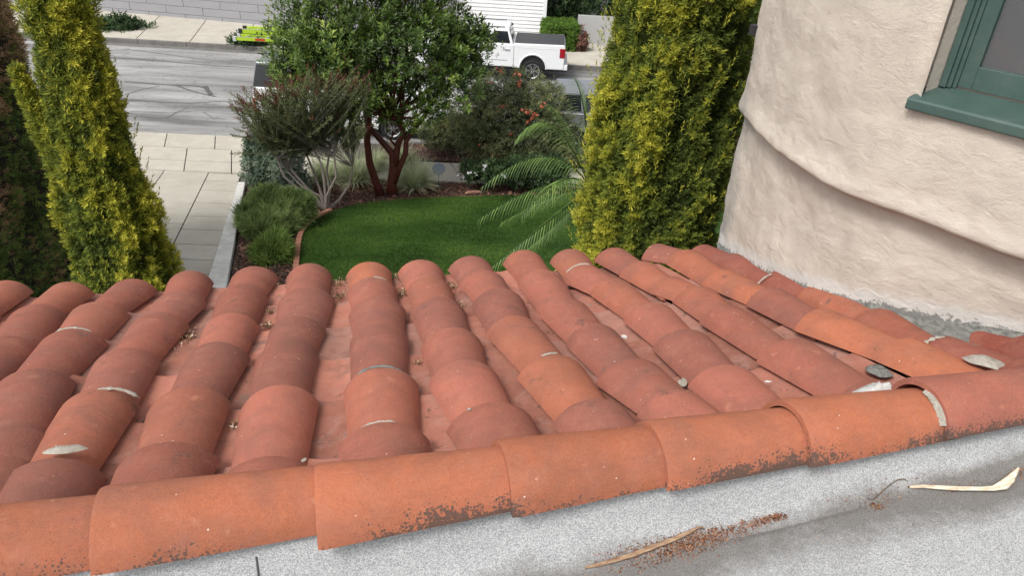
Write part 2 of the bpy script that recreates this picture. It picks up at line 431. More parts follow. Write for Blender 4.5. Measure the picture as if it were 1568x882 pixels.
X = np.arange(-40, -12.3, 1.3)
for a, b in zip(X[:-1], X[1:]): pave_slab(a, b, 0, .5, .35)
# drive
def line(p, q):
    def f(y): t = (y-p.y)/(q.y-p.y); return p.x+(q.x-p.x)*t
    return f
LA = line(atG(321, 265), atG(265, 380)); LB = line(atG(370, 268), atG(319, 434)); LK = line(atG(379, 270), atG(352, 425))
def LL(y): return -5.2-.16*(y-12)
def LM(y): return LA(y)-1.15
poly_sheet('driveway_bed', [(LL(4)-.1, 4), (LK(4), 4), (LK(19.7), 19.7), (LL(20.1)-.1, 20.1)], lambda x, y: gz(x, y)+.012, M_DARKJ)['kind'] = 'structure'
def dslab(fa, fb, y0, y1, g=.014):
    mb = MB(); sk = -.19
    P = []
    for f, y in ((fa, y0), (fb, y0), (fb, y1), (fa, y1)):
        x = f(y); yy = y+sk*(x+3.7); x = f(yy); P.append([x, yy])
    P[0][0] += g; P[3][0] += g; P[1][0] -= g; P[2][0] -= g
    P[0][1] += g; P[1][1] += g; P[2][1] -= g; P[3][1] -= g
    mb.slab([tuple(p) for p in P], lambda x, y: gz(x, y)+.055, .06); return mb.build('slab', M_CONC, drive)
Y = [atG(345, y).y+.19*(-.1) for y in (268, 280, 294, 313, 333, 353, 375, 397, 418, 440)]
Y = Y+[Y[-1]-.95*i for i in range(1, 9)]
for a, b in zip(Y[1:], Y[:-1]): dslab(LA, LB, a, b)
Y2 = [19.75, 15.2, 11.4, 7.6, 4.0]
for a, b in zip(Y2[1:], Y2[:-1]): dslab(LL, LM, a, b); dslab(LM, LA, a, b)
mb = MB()
yy = np.arange(3.9, 19.6, 1.22)
for a, b in zip(yy, yy[1:]):
    mb2 = MB(); mb2.slab([(LB(a)+.012, a+.006), (LK(a), a+.006), (LK(b), b-.006), (LB(b)+.012, b-.006)], lambda x, y: gz(x, y)+.12, .14)
    mb2.build('kerb_block', M_CONC_W, drive, bevel=.015)

# ============================================================ garden beds
def mulch_mat():
    m = Mat('bark_mulch', .95, .12); P = m.pos(); v = m.vor(P, 26, out='Color'); n = m.noise(P, 5, 5, .7)
    sv = m.n('ShaderNodeSeparateColor'); m.put(sv.inputs[0], v)
    c = m.ramp(sv.outputs[0], [(0, (.035, .022, .018)), (.55, (.085, .052, .042)), (.85, (.17, .10, .075)), (1, (.30, .19, .14))])
    m.color(m.mix(m.rng(n, .45, .7, 0, .5), c, (.05, .032, .026))); m.bump(m.vor(P, 26), .8, .03); return m.m
M_MULCH = mulch_mat()
# one sheet of mulch from the drive kerb to the right, inner pavement edge to the house
sheet('mulch_bed', np.linspace(-2.5, 14, 34), np.linspace(0, 1, 34), lambda x, t: 0, M_MULCH)
mo = bpy.data.objects['mulch_bed']
V = []
for t in np.linspace(0, 1, 34):
    for k in range(34):
        y = lerp(4.2, 19.0, t); x = lerp(LK(y)+.0, 15, k/33.); y = y-.19*x*t
        V.append((x, y, gz(x, y)+.02+.025*noise.noise(Vector((x*1.3, y*1.3, 0)))))
mo.data.vertices.foreach_set('co', np.array(V, dtype=np.float32).ravel()); mo.data.update()
# parkway strip planted on the right
strip('parkway_soil', lambda x: lerp(yin(x), near_kerb(x), .5), lambda x: near_kerb(x)-.15, .09, .09, M_MULCH, 0.5, 40, 30)
# granite path patch behind the tree
lawn_px = [(452, 445), (456, 425), (458, 395), (461, 372), (466, 357), (476, 345), (492, 335), (515, 325), (545, 317), (590, 311), (640, 307), (720, 304), (800, 302), (900, 299), (1000, 296), (1110, 293)]
edge = [atG(*p) for p in lawn_px]
edge = [(p.x, p.y) for p in edge]
x0e, y0e = edge[0]
start = [(x0e+.75, 4.4), (x0e+.3, 7.5), (x0e+.1, 10)]
lawn_poly = start+edge+[(14, 14.2), (14, 4.4)]
def lawn_mat():
    m = Mat('lawn', .9, .15); P = m.pos()
    rot = m.n('ShaderNodeMapping'); m.put(rot.inputs[0], P); rot.inputs['Scale'].default_value = (.25, 1.6, 1)
    s = m.noise(rot.outputs[0], 2.2, 4, .6); n = m.noise(P, 1.1, 5, .65); f = m.noise(P, 60, 4, .75)
    c = m.mix(m.rng(s, .35, .65), (.024, .056, .010), (.052, .104, .018)); c = m.mix(m.rng(n, .45, .7, 0, .5), c, (.05, .10, .02))
    c = m.mix(m.rng(f, .45, .7, 0, .6), c, (.014, .036, .006)); m.color(c); m.bump(f, .9, .03); return m.m
M_LAWN = lawn_mat()
# triangulated finer lawn: build from polygon with bmesh grid fill
mb = MB(); n = len(lawn_poly)
o = poly_sheet('lawn', lawn_poly, lambda x, y: gz(x, y)+.06, M_LAWN, .05); o['kind'] = 'structure'
def inside(px, py, poly):
    c = np.zeros(len(px), bool); n = len(poly); j = n-1
    for i in range(n):
        xi, yi = poly[i]; xj, yj = poly[j]
        cond = ((yi > py) != (yj > py)) & (px < (xj-xi)*(py-yi)/(yj-yi+1e-12)+xi); c ^= cond; j = i
    return c
gzv = lambda x, y: np.maximum(0, SL*(19.05-.19*x-np.maximum(y, 3)))
px_ = rng.uniform(-2, 7.5, 60000); py_ = rng.uniform(9, 18, 60000); k = inside(px_, py_, lawn_poly); px_, py_ = px_[k], py_[k]
tv, tf = leaf_template(4, .045, .010, .7, seed=3, z1=.01)
Pq = np.stack([px_, py_, gzv(px_, py_)+.06], 1)
M_GRASSB = foliage('lawn_blade', [(0, (.022, .052, .009)), (.5, (.054, .110, .018)), (1, (.11, .18, .036))], .7, .2, .1)
tn = np.clip(.45+fnoise(Pq, .9)*.9+rng.normal(0, .16, len(Pq)), 0, 1)
o = scatter('lawn_grass', tv, tf, Pq, rng.normal(0, .25, (len(Pq), 3))+[0, 0, 1], rng.uniform(.6, 1.1, len(Pq)), tn, M_GRASSB)
tag(o, 'short mown green lawn grass in the front garden', 'grass', kind='stuff')
# brick edging: every brick its own piece
edging = thing('brick_edging', 'curved brick edging around the left end of the green lawn', 'edging')
path = [Vector((a, b, 0)) for a, b in ([(x0e+.3, 7.5), (x0e+.1, 10)]+edge)]
M_BRICK = plain('edging_brick', (.42, .20, .135), .9, .3, 9, .1, .5)
me_b = MB().box(-.1, .1, -.05, .05, -.05, .05).mesh('brick', M_BRICK)
d_acc = 0; seglen = [(path[i+1]-path[i]).length for i in range(len(path)-1)]; tot = sum(seglen); s = 0.1; nb = 0
while s < 8.6:
    a = s; i = 0
    while a > seglen[i]: a -= seglen[i]; i += 1
    p = path[i].lerp(path[i+1], a/seglen[i]); d = path[i+1]-path[i]
    o = link(bpy.data.objects.new('brick', me_b), edging)
    o.location = (p.x-.03, p.y+.03, gz(p.x, p.y)+.075); o.rotation_euler = (random.uniform(-.04, .04), -math.atan(.15*d.y/d.length)*-1, math.atan2(d.y, d.x)+random.uniform(-.04, .04)); s += .215; nb += 1
# mulch chips
def mulch_chips(name, N, xr, yr, label, size=(.03, .09), tri=None, cols=None, excl=True):
    x = rng.uniform(*xr, N); y = rng.uniform(*yr, N)
    k = np.ones(N, bool)
    if excl: k &= ~inside(x, y, lawn_poly)
    lk = np.array([LK(t) for t in y]); k &= (x > lk+.1) & (y < 19.0-.19*x)
    x, y = x[k], y[k]
    P = np.stack([x, y, gzv(x, y)+.045], 1)
    V = [(-1, -.3, 0), (1, -.22, .03), (.9, .3, 0), (-.8, .28, .06), (0, 0, .22)]; T = [(0, 1, 4), (1, 2, 4), (2, 3, 4), (3, 0, 4)]
    d = rng.normal(0, .3, (len(P), 3))+[0, 0, 1]
    return scatter(name, V, T, P, d, rng.uniform(size[0], size[1], len(P))*.5, np.clip(rng.beta(1.4, 2.6, len(P)), 0, 1), cols)
M_CHIP = foliage('bark_chip', [(0, (.03, .02, .016)), (.45, (.10, .055, .04)), (.75, (.25, .13, .09)), (1, (.42, .27, .2))], .9, 0, .1)
o = mulch_chips('mulch_chips', 30000, (-2.6, 9), (10.5, 19.5), '', (.04, .15), cols=M_CHIP)
tag(o, 'dark brown bark mulch scattered over the planting beds', 'mulch', kind='stuff')

# ============================================================ THE ROOF
def capy(x): return float(np.interp(x, [-2.6, -1, -.6, -.14, 1.37, 2.2], [1.11, 1.125, 1.135, 1.140, 1.234, 1.288]))
roof = thing('tiled_roof', 'sloping roof of terracotta barrel tiles in front of the camera', 'roof')
def barrel(name, L, r0, r1, th, arc, na=16, nl=5, seed=0, mat=None, axis_wob=.002):
    """half-barrel: lip (wide, r0) at y=0, narrow end (r1) at y=-L; crown at z=0 at the lip. x is the side."""
    r = random.Random(seed); V = []; F = []
    ts = [0, .012/L, .2, .5, .8, 1][:nl+1]; rows = []
    wob = [r.uniform(-1, 1) for _ in range(6)]
    for layer in (0, 1):
        for j, t in enumerate(ts):
            row = []
            R = r0+(r1-r0)*t-(th if layer else 0)
            if layer == 0 and j == 0: R -= .003
            zc = -(r0+(r1-r0)*t)-(r0-r1)*t*.0
            for i in range(na+1):
                a = -arc+2*arc*i/na
                rr = R*(1+axis_wob*8*(wob[0]*cos(2*a+wob[1]*3)*(.3+t*.7)+.3*wob[2]*sin(3*a+t*4)))
                ly = -L*t+(.003*wob[3]*sin(a*2+wob[4]) if j < 2 else 0)
                row.append(len(V)); V.append((rr*sin(a), ly, zc+rr*cos(a)*(.97)+.03*R))
            rows.append(row)
    n = len(ts)
    for layer in (0, 1):
        for j in range(n-1):
            A, B = rows[layer*n+j], rows[layer*n+j+1]
            for i in range(na): F.append((A[i], A[i+1], B[i+1], B[i]) if layer == 0 else (A[i+1], A[i], B[i], B[i+1]))
    for j in range(n-1):
        a, b = rows[j], rows[j+1]; c, d = rows[n+j], rows[n+j+1]
        F.append((a[0], b[0], d[0], c[0])); F.append((a[-1], c[-1], d[-1], b[-1]))
    for A, B in ((rows[0], rows[n]), (rows[n-1], rows[2*n-1])):
        for i in range(na): F.append((A[i], A[i+1], B[i+1], B[i]))
    me = bpy.data.meshes.new(name); me.from_pydata(V, [], F)
    bm = bmesh.new(); bm.from_mesh(me); bmesh.ops.recalc_face_normals(bm, faces=bm.faces)
    for f in bm.faces: f.smooth = True
    for e in bm.edges:
        if len(e.link_faces) == 2 and e.calc_face_angle(0) > radians(38): e.smooth = False
    bm.to_mesh(me); bm.free(); me.materials.append(mat); return me
covers = [barrel('roof_tile', .47, .121+.004*((i*37) % 3-1), .089, .015, radians(67), 16, 5, i, M_TILE) for i in range(7)]
pans = [barrel('pan_tile', .47, .170, .195, .014, radians(31), 10, 5, 30+i, M_PAN) for i in range(4)]

heads = {
 -3: None, -2: None, -1: None,
 0: [(17, 423)], 1: [(102, 431), (51, 465), (6, 514)], 2: [(199, 425), (148, 460), (108, 502), (46, 562), (0, 653)],
 3: [(290, 414), (273, 445), (239, 477), (188, 531), (148, 595), (74, 699)],
 4: [(387, 406), (370, 434), (353, 477), (330, 522), (285, 592), (250, 676)],
 5: [(472, 403), (467, 437), (455, 482), (438, 522), (424, 588), (404, 699)],
 6: [(563, 400), (568, 424), (575, 454), (578, 493), (580, 560), (586, 645)],
 7: [(643, 397), (670, 454), (689, 501), (708, 551), (747, 616)],
 8: [(720, 390), (762, 441), (785, 483), (846, 541), (908, 609)],
 9: [(800, 382), (827, 412), (866, 456), (908, 495), (966, 549), (1031, 596)],
 10: [(872, 381), (893, 404), (939, 425), (997, 462), (1047, 502), (1110, 556)],
 11: [(939, 378), (981, 398), (1027, 422), (1070, 437), (1111, 465), (1210, 518)],
 12: [(1003, 372), (1052, 381), (1108, 411), (1180, 439), (1253, 473), (1386, 517)],
 13: [(1075, 374), (1121, 387), (1190, 414), (1253, 433), (1345, 470), (1440, 514), (1560, 546)],
 14: [(1454, 475), (1568, 512)], 15: None}
orange = {(12, 4): 1, (12, 5): 1.1, (12, 2): .9, (13, 3): .6, (12, 1): .6, (8, 4): .8, (8, 3): .5, (4, 4): .4, (3, 4): .5, (6, 0): .9, (11, 2): .5, (11, 1): .5, (0, 0): .3, (10, 2): .4, (6, 4): .3, (7, 1): .4, (13, 4): .35, (11, 3): .3, (1, 0): .4, (2, 1): .3, (9, 0): .3, (10, 0): .6}
DULL = np.array((.295, .106, .073)); ORG = np.array((.395, .138, .073)); RED = np.array((.22, .062, .043)); MAU = np.array((.225, .092, .070))
def tile_color(c, k):
    r = random.random; base = DULL*(.86+.44*r())
    if r() < .42: base = base*.45+MAU*.55
    if c >= 11: base = base*.45+(RED if c >= 13 else DULL*.9)*.55
    if c == 14: base = RED*.95
    f = orange.get((c, k), 0)*.9; base = base*(1-f)+ORG*f
    return (*base, 1)
colmid = {}
EAVE = 3.57
for c in sorted(heads):
    px = heads[c]
    if px is None:
        u = {-3: -2.37, -2: -2.11, -1: -1.87, 15: 2.42}[c]; P = [(u, EAVE-.37*k-random.uniform(-.02, .02)) for k in range(6 if c < 0 else 6)]
        if c == 15: P = [(u, 2.12), (u+.01, 1.78)]
    else:
        P = []
        for q in px:
            p = atR(*q); P.append((p.x, (p-Vector((0, 0, ZC))).dot(DV)))
        if c == 0: P[0] = (P[0][0], EAVE)
    # extend up under the caps
    Q_ = [P[0]]
    for q in P[1:]:
        if Q_[-1][1]-q[1] > .60: Q_.append(((Q_[-1][0]+q[0])/2, (Q_[-1][1]+q[1])/2))
        Q_.append(q)
    P = Q_
    while P[-1][1] > 1.99:
        if len(P) > 1 and px is not None and len(px) > 2:
            du = (P[-1][0]-P[0][0])/(P[-1][1]-P[0][1]); ex = .365
        else: du = {0: -.06, 1: -.04}.get(c, 0.); ex = .365
        P.append((P[-1][0]-du*ex, P[-1][1]-ex))
    colmid[c] = P
    for k, (u, v) in enumerate(P):
        # direction: toward next upslope lip
        if k+1 < len(P): a, b = P[k+1], P[k]
        else: a, b = P[k], P[k-1]
        A = roofp(*a); B = roofp(*b); d = (B-A).normalized()
        tilt = (.060 if c < 9 else .072) if k < len(P)-1 else .02
        d = (d+NR*tilt).normalized(); xd = d.cross(NR).normalized(); nn = xd.cross(d)
        m = Matrix((xd, d, nn)).transposed().to_4x4()
        m = m @ Matrix.Rotation(random.uniform(-.035, .035), 4, 'Y') @ Matrix.Rotation(random.uniform(-.015, .015), 4, 'Z')
        m.translation = roofp(u, v)+NR*random.uniform(-.003, .003)
        o = link(bpy.data.objects.new('roof_tile', random.choice(covers)), roof); o.matrix_world = m
        ln = (P[k][1]-P[k+1][1])+.10 if k+1 < len(P) else v-((capy(u)+.02+.227)/.964)
        wdt = 1.08 if k == len(P)-1 else (1.05 if k == len(P)-2 else 1)
        wdt *= random.uniform(.96, 1.05)
        o.scale = (wdt, max(.06, ln)/.47, 1)
        o.color = tile_color(c, k)
def col_u(c, v):
    P = colmid[c]; 
    if len(P) == 1: return P[0][0]
    for i in range(len(P)-1):
        if v >= P[i+1][1]: break
    a, b = P[i], P[i+1]; t = (v-b[1])/(a[1]-b[1]); t = min(1.2, max(-3, t)); return b[0]+(a[0]-b[0])*t
def lin_u(c, v):
    P = colmid[c]; a, b = P[0], P[-1]
    if c == 14: return 2.125+(3.57-v)*.02
    if c == 15: return 2.42
    return b[0]+(a[0]-b[0])*(v-b[1])/(a[1]-b[1])
PANH = .85+.093
for c in range(-3, 15):
    v = EAVE-.02+random.uniform(-.01, .01); k = 0
    while v > 1.6:
        u = .5*(lin_u(c, v)+lin_u(c+1, v)); u2 = .5*(lin_u(c, v-.4)+lin_u(c+1, v-.4))
        if c >= 13 and (u > 1.95+.0*v and v > 2.9): v -= .36; continue
        ph = PANH+(.014 if c >= 9 else 0)
        A = roofp(u2, v-.4, ph); B = roofp(u, v, ph); d = (B-A).normalized()
        d = (d+NR*.045).normalized(); xd = d.cross(NR).normalized(); nn = xd.cross(d)
        m = Matrix((xd, d, nn)).transposed().to_4x4() @ Matrix.Rotation(pi, 4, 'Y')
        m.translation = B+NR*(-.008)
        o = link(bpy.data.objects.new('pan_tile', random.choice(pans)), roof); o.matrix_world = m
        ve = (capy(u)+.03+.26)/.964
        if v-.47 < ve: o.scale = (1, (v-ve)/.47, 1)
        t = random.random(); base = np.array((.345, .135, .094))*(.70+.5*t)*(.8 if c >= 10 else 1); 
        if random.random() < .3: base = base*.5+np.array((.27, .15, .12))*.5
        o.color = (*base, 1); v -= .36+random.uniform(-.015, .015); k += 1
# deck under the tiles, eave board
M_FELT = plain('roof_felt', (.10, .085, .075), .95)
M_FASCIA = plain('fascia_paint', (.20, .17, .14), .8)
def roof_box(mb, u0, u1, v0, v1, h0, h1):
    P = [roofp(u, v, h) for u in (u0, u1) for v in (v0, v1) for h in (h0, h1)]
    return mb.add(P, [(0,1,3,2),(4,6,7,5),(0,4,5,1),(2,3,7,6),(0,2,6,4),(1,5,7,3)])
roof_box(MB(), -2.5, 2.2, 1.62, 3.46, .985, 1.02).build('roof_deck', M_FELT, roof)
roof_box(MB(), -2.5, 2.0, 3.40, 3.455, 1.022, 1.15).build('fascia', M_FASCIA, roof)
# mortar patches on the tiles
UX = Vector((1, 0, 0))
def blob(name, P, U, W, N, su, sw, sn, mat, parent, seed=0, n=14, rings=4):
    """irregular low lump: centre P, axes U,W, normal N"""
    V = []; F = []
    for j in range(rings+1):
        rr = j/rings
        for i in range(n):
            a = 2*pi*i/n; k = 1+.28*noise.noise(Vector((cos(a)*1.6+seed, sin(a)*1.6, seed*.3)))*1.4
            h = sn*(1-rr**2)*(1+.9*noise.noise(Vector((cos(a)*rr*3+seed, sin(a)*rr*3, 4))))-(.004 if j == rings else 0)
            V.append(tuple(P+U*(su*rr*k*cos(a))+W*(sw*rr*k*sin(a))+N*h))
    for j in range(rings):
        for i in range(n):
            F.append((j*n+i, j*n+(i+1) % n, (j+1)*n+(i+1) % n, (j+1)*n+i))
    mb = MB(); mb.v = V; mb.f = F[0:]; return mb.build(name, mat, parent, True)
def mortar_arc(q, w, mat, seed, a0=-50, a1=50, wid=.010, R=.112):
    """band of mortar squeezed out along a tile lip, following the barrel"""
    c = atR(*q); V = []; F = []; n = 22
    for i in range(n+1):
        a = radians(a0+(a1-a0)*i/n); k = noise.noise(Vector((i*.45+seed, seed, 0))); k2 = noise.noise(Vector((i*.9, seed*3, 5)))
        ww = max(.0012, wid*.62*(.75+1.9*k)); e = min(1, min(i, n-i)/3.)
        for s, h in ((-1, -.004), (-.4, .005+.004*k2), (.5, .006+.004*k), (1, -.004)):
            r = R+h*e*.55; V.append(tuple(c+Vector((1, 0, 0))*(r*sin(a))+NR*(r*cos(a)-R)+DV*(ww*s*e+.004*k2)))
    for i in range(n):
        for j in range(3): F.append((i*4+j, i*4+j+1, i*4+j+5, i*4+j+4))
    mb = MB(); mb.v = V; mb.f = F; return mb.build('mortar', mat, roof, True)
mortar_arc((580, 561), .02, M_MORTAR_G, 3, -38, 48, .008); mortar_arc((586, 646), .02, M_MORTAR, 5, -50, 20, .006)
mortar_arc((108, 502), 0, M_MORTAR, 9, -30, 40, .004); mortar_arc((163, 595), 0, M_MORTAR, 10, -20, 50, .010)
blob('mortar', atR(100, 688, .846), UX, DV, NR, .046, .017, .008, M_MORTAR, roof, 7.3); mortar_arc((893, 404), 0, M_MORTAR, 12, -50, 20, .006)
mortar_arc((846, 541), 0, M_MORTAR, 14, -20, 10, .003); mortar_arc((1440, 516), 0, M_MORTAR, 15, -50, 10, .012)
mortar_arc((568, 424), 0, M_MORTAR, 16, 5, 40, .005); mortar_arc((1190, 418), 0, M_MORTAR, 17, -60, -10, .005)
blob('mortar_patch', atR(1508, 553, .85), UX, DV, NR, .050, .055, .012, M_MORTAR, roof, 1.3)
blob('mortar_lump', atR(1352, 606, .84), UX, DV, NR, .085, .05, .03, M_MORTAR_W, roof, 2.3)
blob('mortar_lump', atR(1345, 568, .93), UX, DV, NR, .035, .045, .015, M_MORTAR_G, roof, 3.3)
blob('mortar_lump', atR(1465, 598, .83), UX, DV, NR, .06, .02, .02, M_MORTAR_W, roof, 4.3)
blob('mortar_lump', atR(1185, 624, .84), UX, DV, NR, .012, .010, .008, M_MORTAR_W, roof, 5.3)
# loose chips lying on the roof: things of their own
def chip(name, P, s, mat, label, cat, group=None, seed=1):
    r = random.Random(seed); V = []; n = 7
    for z, k in ((0, 1), (.28*s, .82)):
        for i in range(n):
            a = 2*pi*i/n; q = k*s*r.uniform(.65, 1.15); V.append((q*cos(a), q*sin(a)*.7, z*r.uniform(.6, 1.3)))
    F = [tuple(range(n))[::-1], tuple(range(n, 2*n))]+[(i, (i+1) % n, (i+1) % n+n, i+n) for i in range(n)]
    mb = MB(); mb.add(V, F); o = mb.build(name, mat); o.location = P; o.rotation_euler = (-AL+r.uniform(-.3, .3), r.uniform(-.3, .3), r.uniform(0, 6))
    return tag(o, label, cat, group)
chip('mortar_chip', atR(1046, 587, .93), .022, M_MORTAR, 'pale grey mortar chip lying in the tile channel, largest loose one', 'mortar chip', 'loose mortar chips', 3)
chip('mortar_chip', atR(955, 516, .93), .014, M_MORTAR_W, 'small white mortar chip in the channel above the largest chip', 'mortar chip', 'loose mortar chips', 4)
chip('mortar_chip', atR(1176, 585, .93), .012, M_MORTAR_W, 'small white crumb of mortar in the channel right of the largest chip', 'mortar chip', 'loose mortar chips', 5)
chip('mortar_chip', atR(903, 467, .93), .008, M_MORTAR_G, 'tiny grey stone in the tile channel nearest the eave', 'mortar chip', 'loose mortar chips', 6)
chip('mortar_chip', atR(465, 705, .86), .008, M_MORTAR, 'small pale crumb on the tile beside the longest mortar stained ridge cap', 'mortar chip', 'loose mortar chips', 7)
chip('mortar_chip', atR(718, 627, .855), .007, M_MORTAR, 'tiny pale crumb on the tile behind the middle ridge cap', 'mortar chip', 'loose mortar chips', 8)
def litter(name, spots, label, N, cols, size=(.006, .016)):
    P = []; 
    for (x, y, sp) in spots:
        c = atR(x, y, .945); n = int(N*sp/.05)
        for _ in range(n):
            du = random.gauss(0, sp*.42); P.append(c+UX*du+DV*random.gauss(0, sp*.8)+NR*(random.uniform(0, .012)+du*du*6))
    P = np.array([tuple(p) for p in P]); tv, tf = leaf_template(2, 1, .5, 1.3, seed=5)
    o = scatter(name, tv, tf, P, rng.normal(0, 1, (len(P), 3))+[0, 0, .4], rng.uniform(*size, len(P)), np.clip(rng.beta(1.6, 1.6, len(P)), 0, 1), cols)
    return tag(o, label, 'leaf litter', kind='stuff')
M_LITTER = foliage('dry_litter', [(0, (.05, .028, .018)), (.5, (.20, .11, .065)), (.85, (.42, .31, .2)), (1, (.6, .52, .42))], .9, .05, .1)
litter('leaf_litter', [(285, 522, .05), (518, 437, .05), (517, 455, .04), (612, 430, .05), (616, 450, .045), (410, 500, .025), (690, 440, .035), (412, 480, .02), (84, 500, .05), (60, 512, .03), (640, 560, .01), (360, 655, .015), (318, 445, .03), (700, 470, .03)], 'dry leaf litter caught in the channels between the tiles', 90, M_LITTER)

# ridge caps
ridge = thing('ridge_caps', 'row of large orange terracotta ridge cap tiles along the roof edge', 'ridge')
caps = [barrel('ridge_tile', .455, .110+.002*((i*5) % 3-1), .089, .017, radians(79), 20, 5, 60+i, M_CAP) for i in range(5)]
lips = [-2.59, -2.19, -1.79, -1.39, -.97, -.555, -.14, .26, .62, .985, 1.37, 1.76, 2.14]
dz = {-.14: .010, .26: .004, 1.37: .014, .985: .004, -.555: .014, -.97: .002}
for i, x in enumerate(lips):
    zt = ZC-1.142+dz.get(x, 0); y = capy(x)
    zd = Vector((-1, -.06-random.uniform(-.012, .012), 0)).normalized()       # lip looks left
    d = (zd+Vector((0, 0, .05))).normalized()
    xs_ = Vector((0, 1, 0)); xs_ = (xs_-d*xs_.dot(d)).normalized(); nn = xs_.cross(d)   # local x looks down the slope
    m = Matrix((xs_, d, nn)).transposed().to_4x4()
    m.translation = (x, y, zt)
    o = link(bpy.data.objects.new('ridge_tile', caps[i % 5]), ridge); o.matrix_world = m
    b = ORG*(.84+.16*random.random()); 
    if x >= 1.3: b = DULL*1.1
    o.color = (*b, 1)
# white mortar under the last lifted lip
mb = MB()
# parapet core under the caps
M_PARA = plain('parapet_mortar', (.45, .44, .42), .95, .2, 20, .1, .6)
o = MB().slab([(-2.7, 1.085), (-.6, 1.105), (1.4, 1.205), (2.3, 1.265), (2.3, 1.34), (1.4, 1.27), (-.6, 1.17), (-2.7, 1.15)], ZC-1.215, .30).build('parapet_core', M_PARA); tag(o, 'narrow mortar parapet beneath the ridge caps', 'parapet')
x = 1.375; V = []; F = []; n = 16
for i in range(n+1):
    a = radians(-5+60*i/n); k = noise.noise(Vector((i*.8, 3, 1)))
    for yy_, h in ((-.012+.006*k, -.008), (-.004, .004), (.008, .003), (.03, -.004)):
        r = .100+h; V.append((x+yy_, capy(x)-r*sin(a), ZC-1.138-.107+r*cos(a)))
for i in range(n):
    for j in range(3): F.append((i*4+j, i*4+j+1, i*4+j+5, i*4+j+4))
mb.v = V; mb.f = F; mb.build('mortar', M_MORTAR, ridge, True)

# ============================================================ flat roof deck with the flashing that turns up under the caps
def valley_y(x): return float(np.interp(x, [-3, -.6, .4, 1.7, 3], [.80, .93, 1.005, 1.115, 1.16]))
def valley_z(x): return ZC+float(np.interp(x, [-3, -.6, .4, 1.7, 3], [-1.46, -1.42, -1.375, -1.315, -1.28]))
xs = np.linspace(-3.2, 3.0, 190); prof = []
us = list(np.linspace(0, 1, 22))+list(1+np.linspace(.04, 1, 26)**2.2*5.)
V = []; TN = []
for u in us:
    for x in xs:
        vy, vz = valley_y(x), valley_z(x); ty, tz = capy(x)-.055, ZC-1.226
        nn = noise.noise(Vector((x*2.2, u*1.5, 0)))*.012+noise.noise(Vector((x*7, u*4, 3)))*.0025
        if u <= 1:
            t = u; s = 1-(1-t)**1.6
            y = lerp(ty, vy, t); z = lerp(tz, vz, s)
            nn += .006*sin(x*5)*t
        else:
            dd = u-1; y = vy-dd; z = vz-dd*.01+.035*(1-math.exp(-dd*4))*(.5+.5*math.tanh((x-.2)*2))
        V.append((x, y, z+nn*(min(1, max(0, u-.12)*2.5))))
        dist = (u-1.0) if u > 1 else (u-1)*.20
        wv = .085+.045*noise.noise(Vector((x*1.3, 9, 0)))
        t = math.exp(-((dist-.02)/wv)**2)*(1.35+.6*noise.noise(Vector((x*1.6, 2, 5))))
        t *= float(np.interp(x, [-1.2, .1, .7, 1.3, 2], [.2, .75, .85, .85, 1.]))
        if u > 1: t += .10*min(1, (u-1)*9)*(.8+.5*noise.noise(Vector((x*2, y*2, 4))))
        t += .3*max(0, noise.noise(Vector((x*5, u*1.2, 11)))-.1)
        t += .12*max(0, noise.noise(Vector((x*3, y*3, 7))))
        TN.append(max(0, t))
nx = len(xs); i = np.arange(len(us)-1)[:, None]*nx+np.arange(nx-1)[None]
Q = np.stack([i, i+nx, i+nx+1, i+1], -1).reshape(-1, 4)
o = mesh_np('flat_roof', np.array(V), Q, M_CAPSHEET, TN, None, True)
tag(o, 'flat roof covered in pale grey granule sheet, curving up under the ridge caps', 'flat roof')
# seam in the sheet
a = atZ(392, 832, 6.76); b = Vector((a.x+.015, 1.0, 6.6))
seamp = []
for t in np.linspace(0, 1, 14):
    yy_ = lerp(capy(a.x)-.07, .55, t); x = a.x+.02*t+.002*sin(t*17)
    u = (capy(x)-.055-yy_)/((capy(x)-.055)-valley_y(x))
    if u <= 1: z = lerp(ZC-1.226, valley_z(x), 1-(1-u)**1.6)
    else: z = valley_z(x)-(u-1)*.001
    z += noise.noise(Vector((x*2.2, min(u, 1)*1.5, 0)))*.012*min(1, u*3)+.006*sin(x*5)*min(u, 1)
    seamp.append((x, yy_, z+.0015))
MB().tube(seamp, .0022, 5).build('seam', plain('seam_tar', (.08, .08, .085), .8), o)

# debris on the flat roof
def deck_pt(x, y):
    vy = valley_y(x)
    if y > vy:
        ty = capy(x)-.055; t = (ty-y)/(ty-vy); s = 1-(1-max(0, t))**1.6; return lerp(ZC-1.226, valley_z(x), s)+noise.noise(Vector((x*2.2, t*1.5, 0)))*.012
    dd = vy-y; return valley_z(x)-dd*.01+.035*(1-math.exp(-dd*4))*(.5+.5*math.tanh((x-.2)*2))+noise.noise(Vector((x*2.2, (1+dd)*1.5, 0)))*.012
def atDeck(px, py, add=0.):
    z = ZC-1.36
    for _ in range(8):
        p = atZ(px, py, z+add); z = deck_pt(p.x, p.y)
    return Vector((p.x, p.y, z+add))
Pl = []
dens = [(890, 874, 14, 50), (930, 864, 20, 120), (965, 856, 22, 170), (1000, 846, 24, 230), (1035, 838, 22, 240), (1065, 828, 20, 200), (1095, 822, 18, 130), (1125, 812, 14, 70), (1150, 803, 12, 50), (1172, 797, 10, 60), (1190, 791, 8, 90), (1345, 775, 8, 50), (1335, 765, 20, 25), (1450, 738, 20, 40), (1480, 730, 16, 30), (1400, 745, 30, 30), (1560, 722, 12, 60), (1300, 752, 60, 20)]
